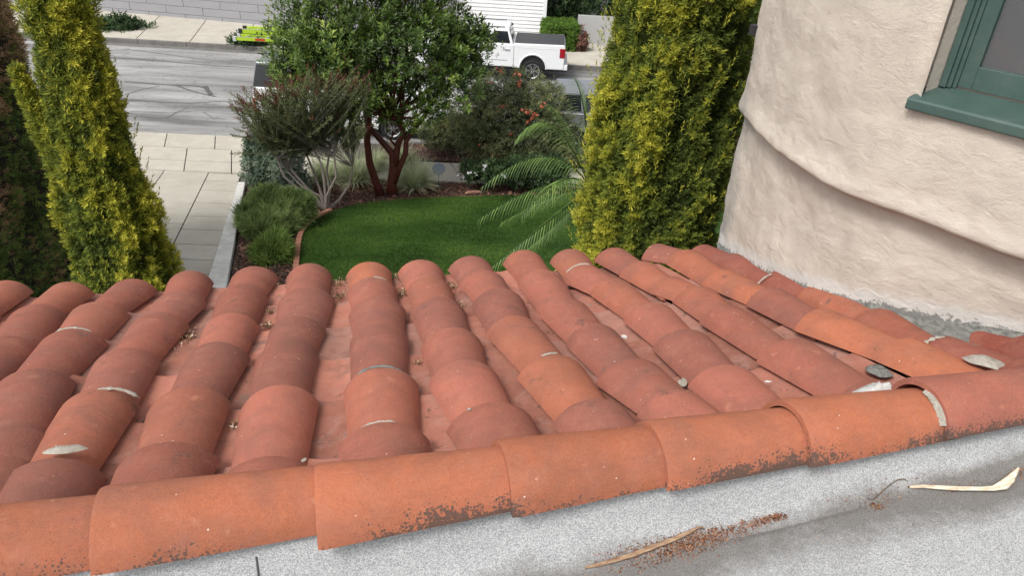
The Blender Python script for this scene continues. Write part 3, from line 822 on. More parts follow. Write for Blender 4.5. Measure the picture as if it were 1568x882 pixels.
for (x, y, s, n) in dens:
    for _ in range(int(n*1.8)):
        p = atDeck(x+random.gauss(0, s*.9), y+random.gauss(0, s*.42)); Pl.append((p.x, p.y, p.z+random.uniform(0, .003)))
Pl = np.array(Pl); tv, tf = leaf_template(3, 1, .7, 1.1, seed=9)
M_GRIT = foliage('rust_grit', [(0, (.05, .018, .012)), (.4, (.20, .075, .035)), (.75, (.40, .19, .10)), (1, (.62, .42, .26))], .9, 0, .1)
o = scatter('plant_debris', tv, tf, Pl, rng.normal(0, 1, Pl.shape)+[0, 0, .5], rng.uniform(.0018, .0045, len(Pl)), np.clip(rng.beta(1.5, 1.7, len(Pl)), 0, 1), M_GRIT)
tag(o, 'rusty brown crumbs of dry plant debris along the valley of the flat roof', 'debris', kind='stuff')
M_STALK = Mat('dry_stalk', .75, .25)
_c = M_STALK.noise(M_STALK.coord('Object', (40, 160, 160)), 1, 4, .6); M_STALK.color(M_STALK.mix(M_STALK.rng(_c, .35, .65), (.22, .13, .08), (.42, .29, .19))); M_STALK.bump(_c, .5, .003); M_STALK = M_STALK.m
M_SHEATH = Mat('dry_sheath', .7, .3)
_c = M_SHEATH.noise(M_SHEATH.coord('Object', (30, 120, 120)), 1, 4, .6); M_SHEATH.color(M_SHEATH.mix(M_SHEATH.rng(_c, .35, .65), (.50, .38, .26), (.80, .71, .57))); M_SHEATH.bump(_c, .5, .003); M_SHEATH = M_SHEATH.m
def ribbon(name, pts, wid, thick, mat, label, cat):
    """folded dry leaf: V-shaped cross-section along deck points"""
    V = []; F = []; n = len(pts)
    for i, p in enumerate(pts):
        d = (pts[min(i+1, n-1)]-pts[max(i-1, 0)]).normalized(); s = d.cross(Vector((0, 0, 1))).normalized(); u = s.cross(d); w = wid[i]
        for a, h in ((-1, .6), (-.55, 1.1), (0, .35), (.5, 1.0), (1, .5), (.5, .5), (0, -.1), (-.55, .5)):
            V.append(tuple(p+s*(w*a)+u*(thick*h)))
    for i in range(n-1):
        for k in range(8): F.append((i*8+k, i*8+(k+1) % 8, (i+1)*8+(k+1) % 8, (i+1)*8+k))
    F += [tuple(range(8)), tuple((n-1)*8+k for k in reversed(range(8)))]
    mb = MB(); mb.v = V; mb.f = F; return tag(mb.build(name, mat, None, True), label, cat)
pp = [(896, 871), (912, 868), (940, 860), (970, 851), (1000, 839), (1030, 828), (1052, 818), (1070, 805), (1080, 796)]
ribbon('dry_stalk', [atDeck(x, y, .004) for x, y in pp], [.003, .0045, .006, .007, .007, .006, .005, .003, .002], .005, M_STALK, 'long brown dry leaf stalk lying on rusty debris by the flat roof valley', 'dry stalk')
pp = [(1393, 748), (1410, 747), (1440, 749), (1470, 750.5), (1500, 751), (1520, 750), (1535, 745), (1546, 736), (1554, 726), (1560, 718)]
lift = [.003, .004, .005, .005, .005, .006, .010, .018, .028, .036]
ribbon('dry_palm_sheath', [atDeck(x, y, l) for (x, y), l in zip(pp, lift)], [.003, .005, .007, .007, .006, .008, .014, .012, .006, .003], .007, M_SHEATH, 'cream coloured dry palm sheath, bent up at its wide end, near the tower', 'dry sheath')
tw = [atDeck(x, y, .004) for x, y in ((1348, 714), (1358, 716), (1370, 719), (1380, 723), (1387, 729), (1391, 735))]
tag(MB().tube(tw, .0011, 5).build('twig', plain('twig_bark', (.12, .08, .05), .9)), 'thin curved twig lying on the pale sheet under the ridge caps', 'twig')

# ============================================================ the rounded stucco tower
pathT = [(5.2, 4.6), (3.2, 4.0), (2.5, 3.74), (2.15, 3.58), (1.98, 3.47), (1.88, 3.36), (1.825, 3.24), (1.785, 3.08), (1.755, 2.88), (1.74, 2.66), (1.752, 2.44), (1.79, 2.26), (1.85, 2.10), (1.95, 1.93), (2.07, 1.72), (2.4, 1.15), (3.0, .11), (3.9, -1.45)]
def catmull(P, step):
    P = [Vector((*p, 0)) for p in P]; out = []
    for i in range(len(P)-1):
        a, b, c, d = P[max(i-1, 0)], P[i], P[i+1], P[min(i+2, len(P)-1)]; n = max(2, int((c-b).length/step))
        for k in range(n):
            t = k/n; out.append(.5*((2*b)+(c-a)*t+(2*a-5*b+4*c-d)*t*t+(3*b-a-3*c+d)*t**3))
    out.append(P[-1]); return out
fine_path = catmull(pathT, .016)
cut = [i for i, p in enumerate(fine_path) if p.x < 2.45 and p.y > 1.0]
pathf = [p for i, p in enumerate(fine_path) if (cut[0]-2 <= i <= cut[-1]+2) or i % 6 == 0 or i == len(fine_path)-1]
nrm = []
for i, p in enumerate(pathf):
    t = (pathf[min(i+1, len(pathf)-1)]-pathf[max(i-1, 0)]).normalized(); nrm.append(Vector((t.y, -t.x, 0)))
# outward must point away from the tower interior (towards -x on the west side)
if nrm[len(nrm)//2].x > 0: nrm = [-v for v in nrm]
zsn = [-7.9, -6, -4.5, -3.2, -2.4]+list(np.arange(-2.2, -1.26, .02))+list(np.arange(-1.26, -.96, .009))+list(np.arange(-.95, .02, .022))+[.1, .25, .5, .8, 1.2, 1.6, 2.0, 2.6]
zsn = [z for i, z in enumerate(zsn) if i == 0 or z-zsn[i-1] > .006]
WD = Vector((.5, -.866, 0)).normalized(); WN = Vector((-WD.y*-1, 0, 0))
WN = Vector((-.866, -.5, 0))                     # outward normal of the window wall
WO = Vector((atZ(1433, 148, ZC-.655).x, atZ(1433, 148, ZC-.655).y, 0))     # lower-left corner of the opening on the wall
def wcoord(p): d = p-WO; return d.dot(WD), d.dot(WN)
V = []; TN = []; WH = []
ring_z = -1.085
def base_z(i):                                   # height at which the wall meets the tiles
    p = pathf[i]; return -0.85*cos(AL)-((p.y+.85*sin(AL))/cos(AL))*sin(AL)
for z in zsn:
    for i, p in enumerate(pathf):
        inset = float(np.interp(p.y, [1.5, 2.4, 3.1, 3.3], [.075, .07, .048, .025])) if p.x < 2.6 else .06
        rz = ring_z+.012*noise.noise(Vector((p.x*3, p.y*3, 0)))
        q = (z-(rz-.012))/.04; q = max(0, min(1, q)); q = 1-(1-q)**2.2
        off = -inset*(1-q)
        if 0 < z-rz < .25: off += .012*math.exp(-((z-rz-.03)/.05)**2)
        w3 = Vector((p.x*1.0, p.y, z))
        nz = .011*noise.noise(w3*3.1)+.006*noise.noise(w3*8+Vector((5, 0, 0)))+.004*noise.noise(w3*19)+.003*max(0, noise.noise(w3*34)-.1)
        rid = abs(noise.noise(Vector((p.x*4, p.y*4, z*7+1.3))))
        nz += .005*max(0, .10-rid)/.10*max(0, noise.noise(w3*2.2)+.15)
        if z > -.7:
            a, b = wcoord(Vector((p.x, p.y, 0)))
            if -.25 < a < 1.3: nz *= .5
            if -.09 < a < -.042: off -= .02*(1+(a+.042)/.048)**2      # rounded arris at the reveal
        V.append(tuple(Vector((p.x, p.y, ZC+z))+nrm[i]*(off+nz)))
        bz = base_z(i); hgt = z-bz
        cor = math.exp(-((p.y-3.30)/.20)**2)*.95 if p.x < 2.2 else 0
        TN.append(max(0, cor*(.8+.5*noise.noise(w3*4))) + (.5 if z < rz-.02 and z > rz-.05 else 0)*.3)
        WH.append(max(0, 1.0-(hgt-.0)/.09) if hgt > -.3 else 0)
nx = len(pathf); quads = []
W_S0, W_S1, W_Z0, W_Z1 = -.042, 1.05, -.66, .62
for j in range(len(zsn)-1):
    for i in range(nx-1):
        c = (pathf[i]+pathf[i+1])*.5; a, b = wcoord(c); zm = (zsn[j]+zsn[j+1])*.5
        if W_S0 < a < W_S1 and W_Z0 < zm < W_Z1 and abs(b) < .4 and c.y < 2.6: continue
        quads.append((j*nx+i, j*nx+i+1, (j+1)*nx+i+1, (j+1)*nx+i))
tower = thing('stucco_tower', 'cream stucco tower with rounded corner and a green window', 'tower')
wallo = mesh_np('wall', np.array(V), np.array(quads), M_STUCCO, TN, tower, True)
at = wallo.data.attributes.new('white', 'FLOAT', 'POINT'); at.data.foreach_set('value', np.array(WH, dtype=np.float32))
# tower roof slab (out of frame)
rp = [(p.x, p.y) for p in pathf[::6]]+[(3.9, -1.45), (6, -1.4), (6, 4.7)]
MB().slab(rp, ZC+2.62, .1).build('roof', M_FELT, tower)
# window in local frame: a along wall, b outward, z
def WP(a, b, z): return WO+WD*a+WN*b+Vector((0, 0, ZC+z))
def wbox(a0, a1, b0, b1, z0, z1, zf=None):
    mb = MB(); P = [WP(a, b, z) for a in (a0, a1) for b in (b0, b1) for z in (z0, z1)]
    return mb.add(P, [(0,1,3,2),(4,6,7,5),(0,4,5,1),(2,3,7,6),(0,2,6,4),(1,5,7,3)])
def green_mat():
    m = Mat('green_frame_paint', .5, .4); P = m.pos(); n = m.noise(P, 12, 5, .65)
    c = m.mix(m.rng(n, .35, .7), (.042, .080, .069), (.058, .098, .085))
    c = m.mix(m.rng(m.noise(P, 9, 6, .75, .8), .54, .72, 0, .55), c, (.10, .12, .11)); m.color(c)
    m.bump(m.noise(P, 60, 4), .15, .003); return m.m
M_GREEN = green_mat()
# reveals
m_r = MB()
for z0, z1 in ((W_Z0-.03, W_Z1+.02),):
    m_r.add([WP(-.046, -.022, z0), WP(-.046, -.022, z1), WP(-.030, -.14, z1), WP(-.030, -.14, z0)], [(0, 1, 2, 3)])
    m_r.add([WP(-.05, .0, W_Z1-.02), WP(W_S1+.02, 0, W_Z1-.02), WP(W_S1+.02, -.14, W_Z1-.02), WP(-.05, -.14, W_Z1-.02)], [(0, 1, 2, 3)])
ro = m_r.build('reveal', M_STUCCO, tower)
win = bpy.data.objects.new('window', None); link(win, tower)
wbox(-.034, -.012, -.14, -.088, -.64, .60).build('outer_frame', M_GREEN, win, bevel=.002)
wbox(-.012, .001, -.14, -.100, -.64, .60).build('frame_bead', M_GREEN, win, bevel=.002)
wbox(.001, .014, -.15, -.112, -.64, .60).build('frame_bead', M_GREEN, win, bevel=.002)
wbox(.014, .058, -.165, -.120, -.635, .60).build('sash_stile', M_GREEN, win, bevel=.002)
wbox(.058, .95, -.165, -.120, -.635, -.560).build('sash_rail', M_GREEN, win, bevel=.002)
wbox(.058, .95, -.165, -.120, .52, .60).build('sash_rail', M_GREEN, win, bevel=.002)
wbox(.058, .95, -.160, -.125, -.20, -.165).build('sash_rail', M_GREEN, win, bevel=.002)
wbox(.95, 1.05, -.165, -.088, -.64, .60).build('sash_stile', M_GREEN, win, bevel=.002)
mg = Mat('window_glass', .06, .5); mg.color((.20, .205, .215)); mg.b.inputs['Transmission Weight'].default_value = .55; mg.b.inputs['IOR'].default_value = 1.45
mg = mg.m
wbox(.058, .95, -.147, -.143, -.56, .52).build('pane', mg, win)
M_BLIND = plain('blind_cloth', (.50, .48, .47), .9, .06, 3)
V = []; F = []
for i in range(40):
    a = .03+1.0*i/39.; b = -.21+.006*sin(i*.9)+.003*sin(i*2.3)
    V += [tuple(WP(a, b, -.62)), tuple(WP(a, b, .6))]
for i in range(39): F.append((2*i, 2*i+1, 2*i+3, 2*i+2))
mb = MB(); mb.v = V; mb.f = F; mb.build('blind', M_BLIND, win, True)
# sill: slopes outward with a nose
mb = MB(); sec = [(-.125, -.640), (-.125, -.70), (.046, -.704), (.052, -.700), (.052, -.670), (.046, -.664)]
a0, a1 = -.068, 1.12; n = len(sec)
P = []
for a in (a0, a1):
    for b, z in sec: P.append(WP(a, b, z))
mb.add(P, [tuple(range(n)), tuple(range(2*n-1, n-1, -1))]+[(i, (i+1) % n, (i+1) % n+n, i+n) for i in range(n)])
mb.build('sill', M_GREEN, win, bevel=.003)
# cement fillet between tiles and wall
V = []; F = []; TNc = []; idx = [i for i, p in enumerate(pathf) if p.x < 2.6 and 1.2 < p.y < 3.35]
prof = [(.10, -.13), (.06, -.085), (.02, -.05), (-.01, -.028), (-.03, -.012), (-.10, .0)]
for kk, i in enumerate(idx):
    p = pathf[i]; bz = base_z(i); inset = float(np.interp(p.y, [1.5, 2.4, 3.1, 3.3], [.105, .10, .06, .035]))
    k = .022*noise.noise(Vector((p.x*6, p.y*6, 2))); wdn = float(np.interp(p.y, [1.4, 2.0, 2.5, 3.0, 3.3], [1.5, 1.45, 1.0, .55, .2]))
    for b, z in prof:
        b2 = -inset+b*wdn+k*.6; q = Vector((p.x, p.y, 0))+nrm[i]*b2
        zz = bz+(z if z > 0 else z*min(wdn, 1.1))+k+.035*max(0, wdn-.7)+.008*noise.noise(Vector((q.x*30, q.y*30, z*20)))
        V.append((q.x, q.y, ZC+zz))
m_ = len(prof)
for a in range(len(idx)-1):
    for b in range(m_-1): F.append((a*m_+b, a*m_+b+1, (a+1)*m_+b+1, (a+1)*m_+b))
mb = MB(); mb.v = V; mb.f = F; mb.build('cement_fillet', M_MORTAR_G, tower, True)
# small dark bracket on the tower corner
bp = atY(1157, 46, 3.3)
MB().box(-.02, .02, -.025, .025, -.02, .025, Matrix.Translation(bp)).build('bracket', plain('dark_metal', (.03, .03, .03), .6), tower)
# our own house below the eave
hw = thing('house_wall', 'cream stucco front wall of the house under the tiled eave', 'house wall')
MB().box(-2.5, 1.95, 2.9, 3.1, 1.5, 5.95).build('wall', M_STUCCO, hw)
MB().box(-2.5, -2.3, .9, 2.89, 1.5, 6.3).build('wall', M_STUCCO, hw)

# ============================================================ VEGETATION
def rad_noise(P, sc, seed): return fnoise(P, sc, seed)
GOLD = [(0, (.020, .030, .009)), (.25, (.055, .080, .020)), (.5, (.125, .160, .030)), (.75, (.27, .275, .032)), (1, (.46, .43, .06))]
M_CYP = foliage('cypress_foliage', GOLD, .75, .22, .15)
M_BARK = plain('bark', (.13, .09, .065), .95, .25, 10, .1, .6)
M_REDBARK = plain('red_bark', (.105, .026, .018), .55, .3, 9, .35, .3)
M_GREYBARK = plain('grey_bark', (.30, .26, .23), .9, .2, 12, .1, .4)
SPT = leaf_template(11, .62, .17, 1.35, seed=2, jitter=.4, curl=-.08, z0=0, z1=.75)
def cypress(label, x, y, z0, z1, rfun, n, seed, tip=.5, s=.085, gold=.0, goldside=None):
    t = thing('cypress_tree', label, 'tree', (x, y, z0))
    H = z1-z0
    MB().tube([(0, 0, 0), (.03, 0, H*.4), (0, .02, H*.92)], [.11, .07, .015], 8).build('trunk', M_BARK, t)
    mb = MB(); r = random.Random(seed)
    for k in range(60):
        zz = H*(.08+.85*r.random()); a = r.uniform(0, 6.28); R = rfun(zz/H, a)*.62
        mb.tube([(0, 0, zz-.15*H*.2), (R*.5*cos(a), R*.5*sin(a), zz), (R*cos(a), R*sin(a), zz+R*.75)], [.02, .012, .004], 5, False)
    mb.build('branches', M_BARK, t)
    # lobes: upright plumes growing out of the column
    NL = 74; la = rng.uniform(0, 2*pi, NL); lz = rng.uniform(.02, .96, NL); lw = rng.uniform(.22, .42, NL); lh = rng.uniform(.20, .48, NL); lam = rng.uniform(.35, 1, NL)
    a = rng.uniform(0, 2*pi, n); h = rng.uniform(0, 1, n)**.95
    lob = np.zeros(n)
    for i in range(NL):
        da = (a-la[i]+pi) % (2*pi)-pi; dzz = (h-lz[i])*H
        k = np.exp(-(da/lw[i])**2-(np.where(dzz > 0, dzz/lh[i], dzz/(lh[i]*1.3)))**2)*lam[i]; lob = np.maximum(lob, k)
    P0 = np.stack([np.cos(a), np.sin(a), h*H*.55], 1); fn = rad_noise(P0*[1, 1, 1.4], 3.6, seed); fn2 = rad_noise(P0*[1, 1, 1.7], 9.5, seed+3)
    base = np.array([rfun(hh, aa) for hh, aa in zip(h, a)])
    depth = rng.beta(3.2, 1.0, n)                       # 1 = at the surface
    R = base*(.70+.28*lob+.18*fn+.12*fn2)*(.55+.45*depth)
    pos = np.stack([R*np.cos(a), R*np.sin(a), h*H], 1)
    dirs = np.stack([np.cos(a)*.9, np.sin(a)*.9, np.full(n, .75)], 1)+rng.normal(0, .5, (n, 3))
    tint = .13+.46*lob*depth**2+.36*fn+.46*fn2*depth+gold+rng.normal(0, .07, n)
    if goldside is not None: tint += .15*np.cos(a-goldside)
    sc = s*rng.uniform(.6, 1.25, n)
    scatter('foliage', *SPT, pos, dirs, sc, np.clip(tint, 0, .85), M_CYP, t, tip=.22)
    # longer feathery leader shoots standing off the surface
    m_ = n//90; a = rng.uniform(0, 2*pi, m_); h = rng.uniform(0, 1, m_); base = np.array([rfun(hh, aa) for hh, aa in zip(h, a)])
    R = base*rng.uniform(.80, .94, m_); pos = np.stack([R*np.cos(a), R*np.sin(a), h*H], 1)
    dirs = np.stack([np.cos(a)*.45, np.sin(a)*.45, np.ones(m_)], 1)
    tv, tf = leaf_template(9, .42, .10, .75, seed=8, z0=0, z1=1.1)
    scatter('shoots', tv, tf, pos, dirs, s*rng.uniform(1.1, 1.9, m_), np.clip(rng.normal(.6, .12, m_), 0, .9), M_CYP, t, tip=.2)
    return t
def rL(h, a):
    return float(np.interp(h, [0, .1, .36, .72, .85, 1], [.32, .54, .54, .37, .22, .04]))+.03*sin(a*2+h*5)
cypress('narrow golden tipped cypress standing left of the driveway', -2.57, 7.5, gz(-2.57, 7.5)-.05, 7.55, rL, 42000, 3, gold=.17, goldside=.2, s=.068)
def side_plume(tree, base, top, r, n, seed):
    b, t_ = np.array(base), np.array(top); q = rng.uniform(0, 1, n); a = rng.uniform(0, 6.283, n); R = r*(1-q**2.2)*rng.beta(3, 1, n)
    pos = b+(t_-b)*q[:, None]+np.stack([R*np.cos(a), R*np.sin(a), 0*a], 1)
    dirs = np.stack([np.cos(a)*.7, np.sin(a)*.7, np.ones(n)], 1)+rng.normal(0, .35, (n, 3))
    scatter('side_plume', *SPT, pos, dirs, .075*rng.uniform(.6, 1.2, n), np.clip(.55+.1*np.cos(a)+rng.normal(0, .1, n), 0, .9), M_CYP, tree, tip=.2)
_tl = bpy.data.objects['cypress_tree']
side_plume(_tl, (-.28, 0, 3.2), (-.47, -.05, 4.3), .15, 900, 1)
side_plume(_tl, (-.1, -.1, 4.6), (-.16, -.1, 5.75), .17, 900, 2)
side_plume(_tl, (.1, 0, 4.6), (.22, 0, 6.2), .2, 900, 3)
def rR(h, a):
    return .93*(1-.27*h)*(1-max(0, h-.9)*3)*(.7+.3*min(1, h/.1))+.05*sin(a*2+h*4)
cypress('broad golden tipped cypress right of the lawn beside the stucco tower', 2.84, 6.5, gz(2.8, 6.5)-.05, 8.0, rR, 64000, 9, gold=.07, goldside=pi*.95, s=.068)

# tall hedge at the far left
M_HEDGE = foliage('hedge_foliage', [(0, (.03, .05, .018)), (.3, (.10, .15, .04)), (.5, (.20, .26, .06)), (.62, (.23, .16, .085)), (.8, (.36, .23, .13)), (1, (.50, .36, .22))], .8, .15, .1)
def hedge(label, x0, x1, y0, y1, z0, z1, n, s, tintf, mat, parent_name='hedge', cat='hedge', top=True, amp=.12):
    t = thing(parent_name, label, cat, ((x0+x1)/2, (y0+y1)/2, z0)); L = np.array([(x1-x0)/2, (y1-y0)/2, z1-z0])
    P = []; D = []
    areas = np.array([L[1]*2*L[2], L[1]*2*L[2], L[0]*2*L[2], L[0]*2*L[2], L[0]*L[1]*4]); areas = areas/areas.sum()
    f = rng.choice(5, n, p=areas); u = rng.uniform(-1, 1, n); v = rng.uniform(0, 1, n); u2 = rng.uniform(-1, 1, n)
    pos = np.zeros((n, 3)); d = np.zeros((n, 3))
    for k, (ax, sg) in enumerate(((0, 1), (0, -1), (1, 1), (1, -1))):
        q = f == k; o_ = 1-ax
        pos[q, ax] = sg*L[ax]; pos[q, o_] = u[q]*L[o_]; pos[q, 2] = v[q]*L[2]; d[q, ax] = sg
    q = f == 4; pos[q, 0] = u[q]*L[0]; pos[q, 1] = u2[q]*L[1]; pos[q, 2] = L[2]; d[q, 2] = 1
    nn = fnoise(pos, 1.6, 2.)*amp*1.5+fnoise(pos, 5, 4.)*amp*.6
    # rounded edges
    dep = rng.beta(1, 2.6, n)*.14
    pos = pos+d*(nn-dep)[:, None]
    e = np.abs(pos[:, :2])/L[:2]; shr = 1-.12*np.clip(e[:, 0]*e[:, 1], 0, 1)**4; pos[:, :2] *= shr[:, None]
    tint = np.clip(tintf(pos, L, nn), 0, 1)
    dirs = d+np.array([0, 0, .5])+rng.normal(0, .45, (n, 3))
    scatter('foliage', *SPT, pos, dirs, s*rng.uniform(.6, 1.3, n), tint, mat, t, tip=.04)
    MB().box(-L[0]*.86, L[0]*.86, -L[1]*.94, L[1]*.94, 0, L[2]*.96).build('branches', plain('twig_core', (.03, .024, .016), 1), t)
    return t
def hed_t(pos, L, nn):
    b = fnoise(pos*[1, 1, .35], 1.5, 7.)+fnoise(pos, 4, 3.)*.5+(pos[:, 2]-3.5)*.17+rng.normal(0, .12, len(pos))
    return np.where(b > .0, .60+np.clip(b, 0, 1)*.5+rng.normal(0, .08, len(pos)), .30+.5*(fnoise(pos, 6, 1.))+rng.normal(0, .08, len(pos)))
hedge('tall clipped hedge with brown dead patches at the left edge', -8.0, -4.95, 7.5, 13.2, gz(-6, 11)-.5, 7.0, 30000, .085, hed_t, M_HEDGE)

def blob_bush(name, label, cat, base, blobs, n, tmpl, s, stops_mat, tintf=None, up=.4, group=None, shell=2.2, stems=True, stem_mat=None, tip=.1, t=None, fol='foliage', rnd=.5):
    """bush or crown: leaf clusters spread through overlapping rounded masses (blobs: centre, radii in world)"""
    if t is None: t = thing(name, label, cat, base, 0, group)
    B = np.array(base); bl = np.array([[*c, *r] for c, r in blobs]); vol = (bl[:, 3]*bl[:, 4]+bl[:, 4]*bl[:, 5]+bl[:, 3]*bl[:, 5]); vol /= vol.sum()
    k = rng.choice(len(bl), n, p=vol); d = rng.normal(0, 1, (n, 3)); d /= np.linalg.norm(d, axis=1, keepdims=True)
    rr = rng.beta(shell, 1, n); nz = fnoise(d*1.0+bl[k, :3], 2.0, 1.)
    pos = bl[k, :3]+d*bl[k, 3:]*(rr*(1+.35*nz))[:, None]
    keep = pos[:, 2] > B[2]-.02; pos, d, rr, nz, k = pos[keep], d[keep], rr[keep], nz[keep], k[keep]
    cl = fnoise(pos, 1.6, 5.)+.6*fnoise(pos, 4.5, 8.)
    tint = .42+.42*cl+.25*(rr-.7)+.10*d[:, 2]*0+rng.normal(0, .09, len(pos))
    if tintf is not None: tint = tintf(pos, d, rr, tint)
    dirs = d+np.array([0, 0, up])+rng.normal(0, rnd, pos.shape)
    scatter(fol, *tmpl, pos-B, dirs, s*rng.uniform(.6, 1.3, len(pos)), np.clip(tint, 0, 1), stops_mat, t, tip=tip)
    if stems:
        mb = MB()
        for c, r in blobs:
            c = Vector(c)-Vector(base); mid = Vector((c.x*.45, c.y*.45, c.z*.5)); mb.tube([(random.uniform(-.05, .05), random.uniform(-.05, .05), 0), mid, c], [.03, .02, .008], 6, False)
            for _ in range(5):
                e = c+Vector((random.gauss(0, r[0]*.5), random.gauss(0, r[1]*.5), random.gauss(0, r[2]*.5))); mb.tube([mid, (mid+e)*.5+Vector((0, 0, .03)), e], [.014, .009, .004], 5, False)
        mb.build('stems', stem_mat or M_BARK, t)
    return t
def G(px, py, dz=0):
    p = atG(px, py); return (p.x, p.y, gz(p.x, p.y)+.02+dz)

# --- red barked tree over the bed
tb = Vector(G(592, 300)); TY = tb.y
t = thing('arbutus_tree', 'broad green leaved tree with dark red forked trunks in the mulch bed', 'tree', tb)
def rel(px, py, Y): return atY(px, py, Y)-tb
mb = MB()
mb.tube([rel(584, 303, TY), rel(576, 280, TY-.05), rel(566, 250, TY-.1), rel(562, 215, TY-.1), rel(566, 170, TY-.2), rel(552, 120, TY-.3), rel(530, 60, TY-.3), rel(515, 0, TY-.2)], [.13, .10, .092, .082, .07, .055, .04, .02], 10)
mb.tube([rel(600, 303, TY), rel(600, 280, TY), rel(603, 255, TY), rel(601, 235, TY+.05), rel(590, 222, TY+.1), rel(575, 205, TY+.1), rel(563, 190, TY+.1), rel(556, 150, TY+.2), rel(560, 90, TY+.3)], [.15, .125, .115, .095, .08, .075, .065, .05, .03], 10)
mb.tube([rel(603, 258, TY), rel(607, 235, TY), rel(610, 218, TY), rel(618, 205, TY), rel(612, 190, TY), rel(616, 150, TY), rel(622, 90, TY), rel(625, 20, TY)], [.11, .085, .075, .07, .06, .05, .04, .02], 10)
mb.tube([rel(601, 285, TY-.02), rel(612, 255, TY-.05), rel(621, 235, TY-.05), rel(622, 215, TY), rel(640, 190, TY+.1), rel(655, 170, TY+.1), rel(672, 140, TY+.1), rel(690, 90, TY), rel(700, 40, TY)], [.09, .075, .07, .065, .06, .055, .045, .035, .02], 10)
mb.tube([rel(605, 222, TY), rel(597, 213, TY-.02), rel(603, 205, TY), rel(608, 196, TY)], [.03, .028, .02, .012], 7)
o = mb.build('trunk', M_REDBARK, t, True)
crown = [((455, 90), 1.0, .0), ((470, 30), 1.1, .3), ((520, 60), 1.15, -.3), ((510, 110), .95, -.6), ((560, 20), 1.2, 0), ((575, 110), 1.0, .5), ((610, 60), 1.1, -.5), ((650, 30), 1.2, .3), ((640, 130), .85, 0), ((690, 60), 1.0, .2), ((700, 120), .85, -.2), ((715, 80), .85, .4), ((545, 150), .7, -.7), ((590, 165), .65, .2), ((660, 165), .6, -.3), ((500, -60), 1.2, 0), ((590, -70), 1.3, 0), ((670, -60), 1.2, .2), ((625, 190), .35, 0), ((480, 75), .8, .9), ((735, 60), .45, .2), ((448, 120), .6, .1)]
blobs = []
mbr = MB()
for (p, r, dy) in crown:
    c = atY(p[0], p[1], TY+dy); blobs.append(((c.x, c.y, c.z), (r*.80, r*.85, r*.82)))
    st = atY(600, 180, TY); mid = (st+c)*.5+Vector((0, 0, -.12)); mbr.tube([st-tb, mid-tb, c-tb], [.045, .03, .012], 6, False)
    for _ in range(4):
        e = c+Vector([random.gauss(0, r*.45) for _ in range(3)]); mbr.tube([mid.lerp(c, .5)-tb, c.lerp(e, .5)-tb, e-tb], [.018, .012, .005], 5, False)
mbr.build('limb', M_REDBARK, t, True)
LEAF = leaf_template(7, 1.0, .36, 1.15, seed=4, jitter=.25, curl=.12, z0=0, z1=1.0)
M_ARB = foliage('arbutus_leaf', [(0, (.020, .036, .009)), (.3, (.055, .098, .020)), (.55, (.11, .175, .032)), (.8, (.20, .27, .05)), (1, (.32, .38, .08))], .5, .22, .45)
def arb_t(pos, d, rr, tint):
    c = fnoise(pos*[1, 1, .45], 2.6, 11.)
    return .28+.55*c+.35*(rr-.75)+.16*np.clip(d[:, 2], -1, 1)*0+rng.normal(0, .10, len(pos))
blob_bush('', '', '', tuple(tb), blobs, 9300, LEAF, .114, M_ARB, arb_t, up=1.3, stems=False, t=t, fol='crown', tip=.22, shell=2.0, rnd=.35)

# --- tall airy shrub with dark red tips and grey stems
def wand_shrub(label, base_px, tops, nst, name='red_tipped_shrub'):
    b = Vector(G(*base_px)); t = thing(name, label, 'shrub', b)
    mains = []
    mb = MB()
    forks = [((470, 300), (435, 270), (425, 245)), ((478, 296), (448, 262), (432, 232)), ((490, 290), (480, 262), (470, 238)), ((497, 280), (492, 250), (478, 225)), ((505, 290), (500, 262), (505, 230)), ((520, 305), (535, 282), (540, 255)), ((500, 300), (515, 270), (512, 240)), ((490, 300), (462, 285), (440, 262))]
    P0 = Vector((0, 0, 0))
    for i, f in enumerate(forks):
        Y = b.y+(i % 3-1)*.18; pts = [P0]+[atY(*q, Y)-b for q in f]; mb.tube(pts, [.04, .032, .026, .020], 7, False); mains.append(pts[-1])
    W = []; TP = []; TD = []; TT = []
    for k in range(nst):
        m = mains[k % len(mains)]; fx, fy = tops(k); Y = b.y+random.gauss(0, .45); e = atY(fx, fy, Y)-b
        mid = m.lerp(e, .5)+Vector((random.gauss(0, .05), random.gauss(0, .05), -.08)); pts = [m]
        for q in (.25, .5, .75, 1): pts.append(m*(1-q)**2+mid*2*q*(1-q)+e*q*q)
        mb.tube(pts, [.008, .006, .005, .004, .002], 4, False)
        for q in np.linspace(.22, 1, 30):
            p = m*(1-q)**2+mid*2*q*(1-q)+e*q*q; d = (mid-m)*(1-q)+(e-mid)*q
            TP.append(tuple(p)); TD.append(tuple(d.normalized()+Vector((random.gauss(0, .25), random.gauss(0, .25), 0))))
            TT.append((.84+random.gauss(0, .06)) if q > .92 and random.random() < .65 else .12+.5*(q*.5)+random.gauss(0, .09)+(.0))
    mb.build('stems', M_GREYBARK, t, True)
    tv, tf = leaf_template(7, 1, .22, .8, seed=12, z0=0, z1=.9)
    M_W = foliage('olive_leaf', [(0, (.04, .055, .022)), (.3, (.10, .125, .05)), (.6, (.18, .195, .09)), (.72, (.09, .06, .035)), (.85, (.085, .028, .024)), (1, (.18, .05, .04))], .7, .2, .2)
    scatter('foliage', tv, tf, np.array(TP), np.array(TD), rng.uniform(.06, .10, len(TP)), np.clip(np.array(TT), 0, 1), M_W, t, tip=.05)
    return t
def tops(k):
    u = random.random(); x = 352+u*215; y = 165-42*sin(min(1, u*1.25)*pi*.5)+random.gauss(0, 9)
    if random.random() < .35: y += random.uniform(10, 60)
    return x, y
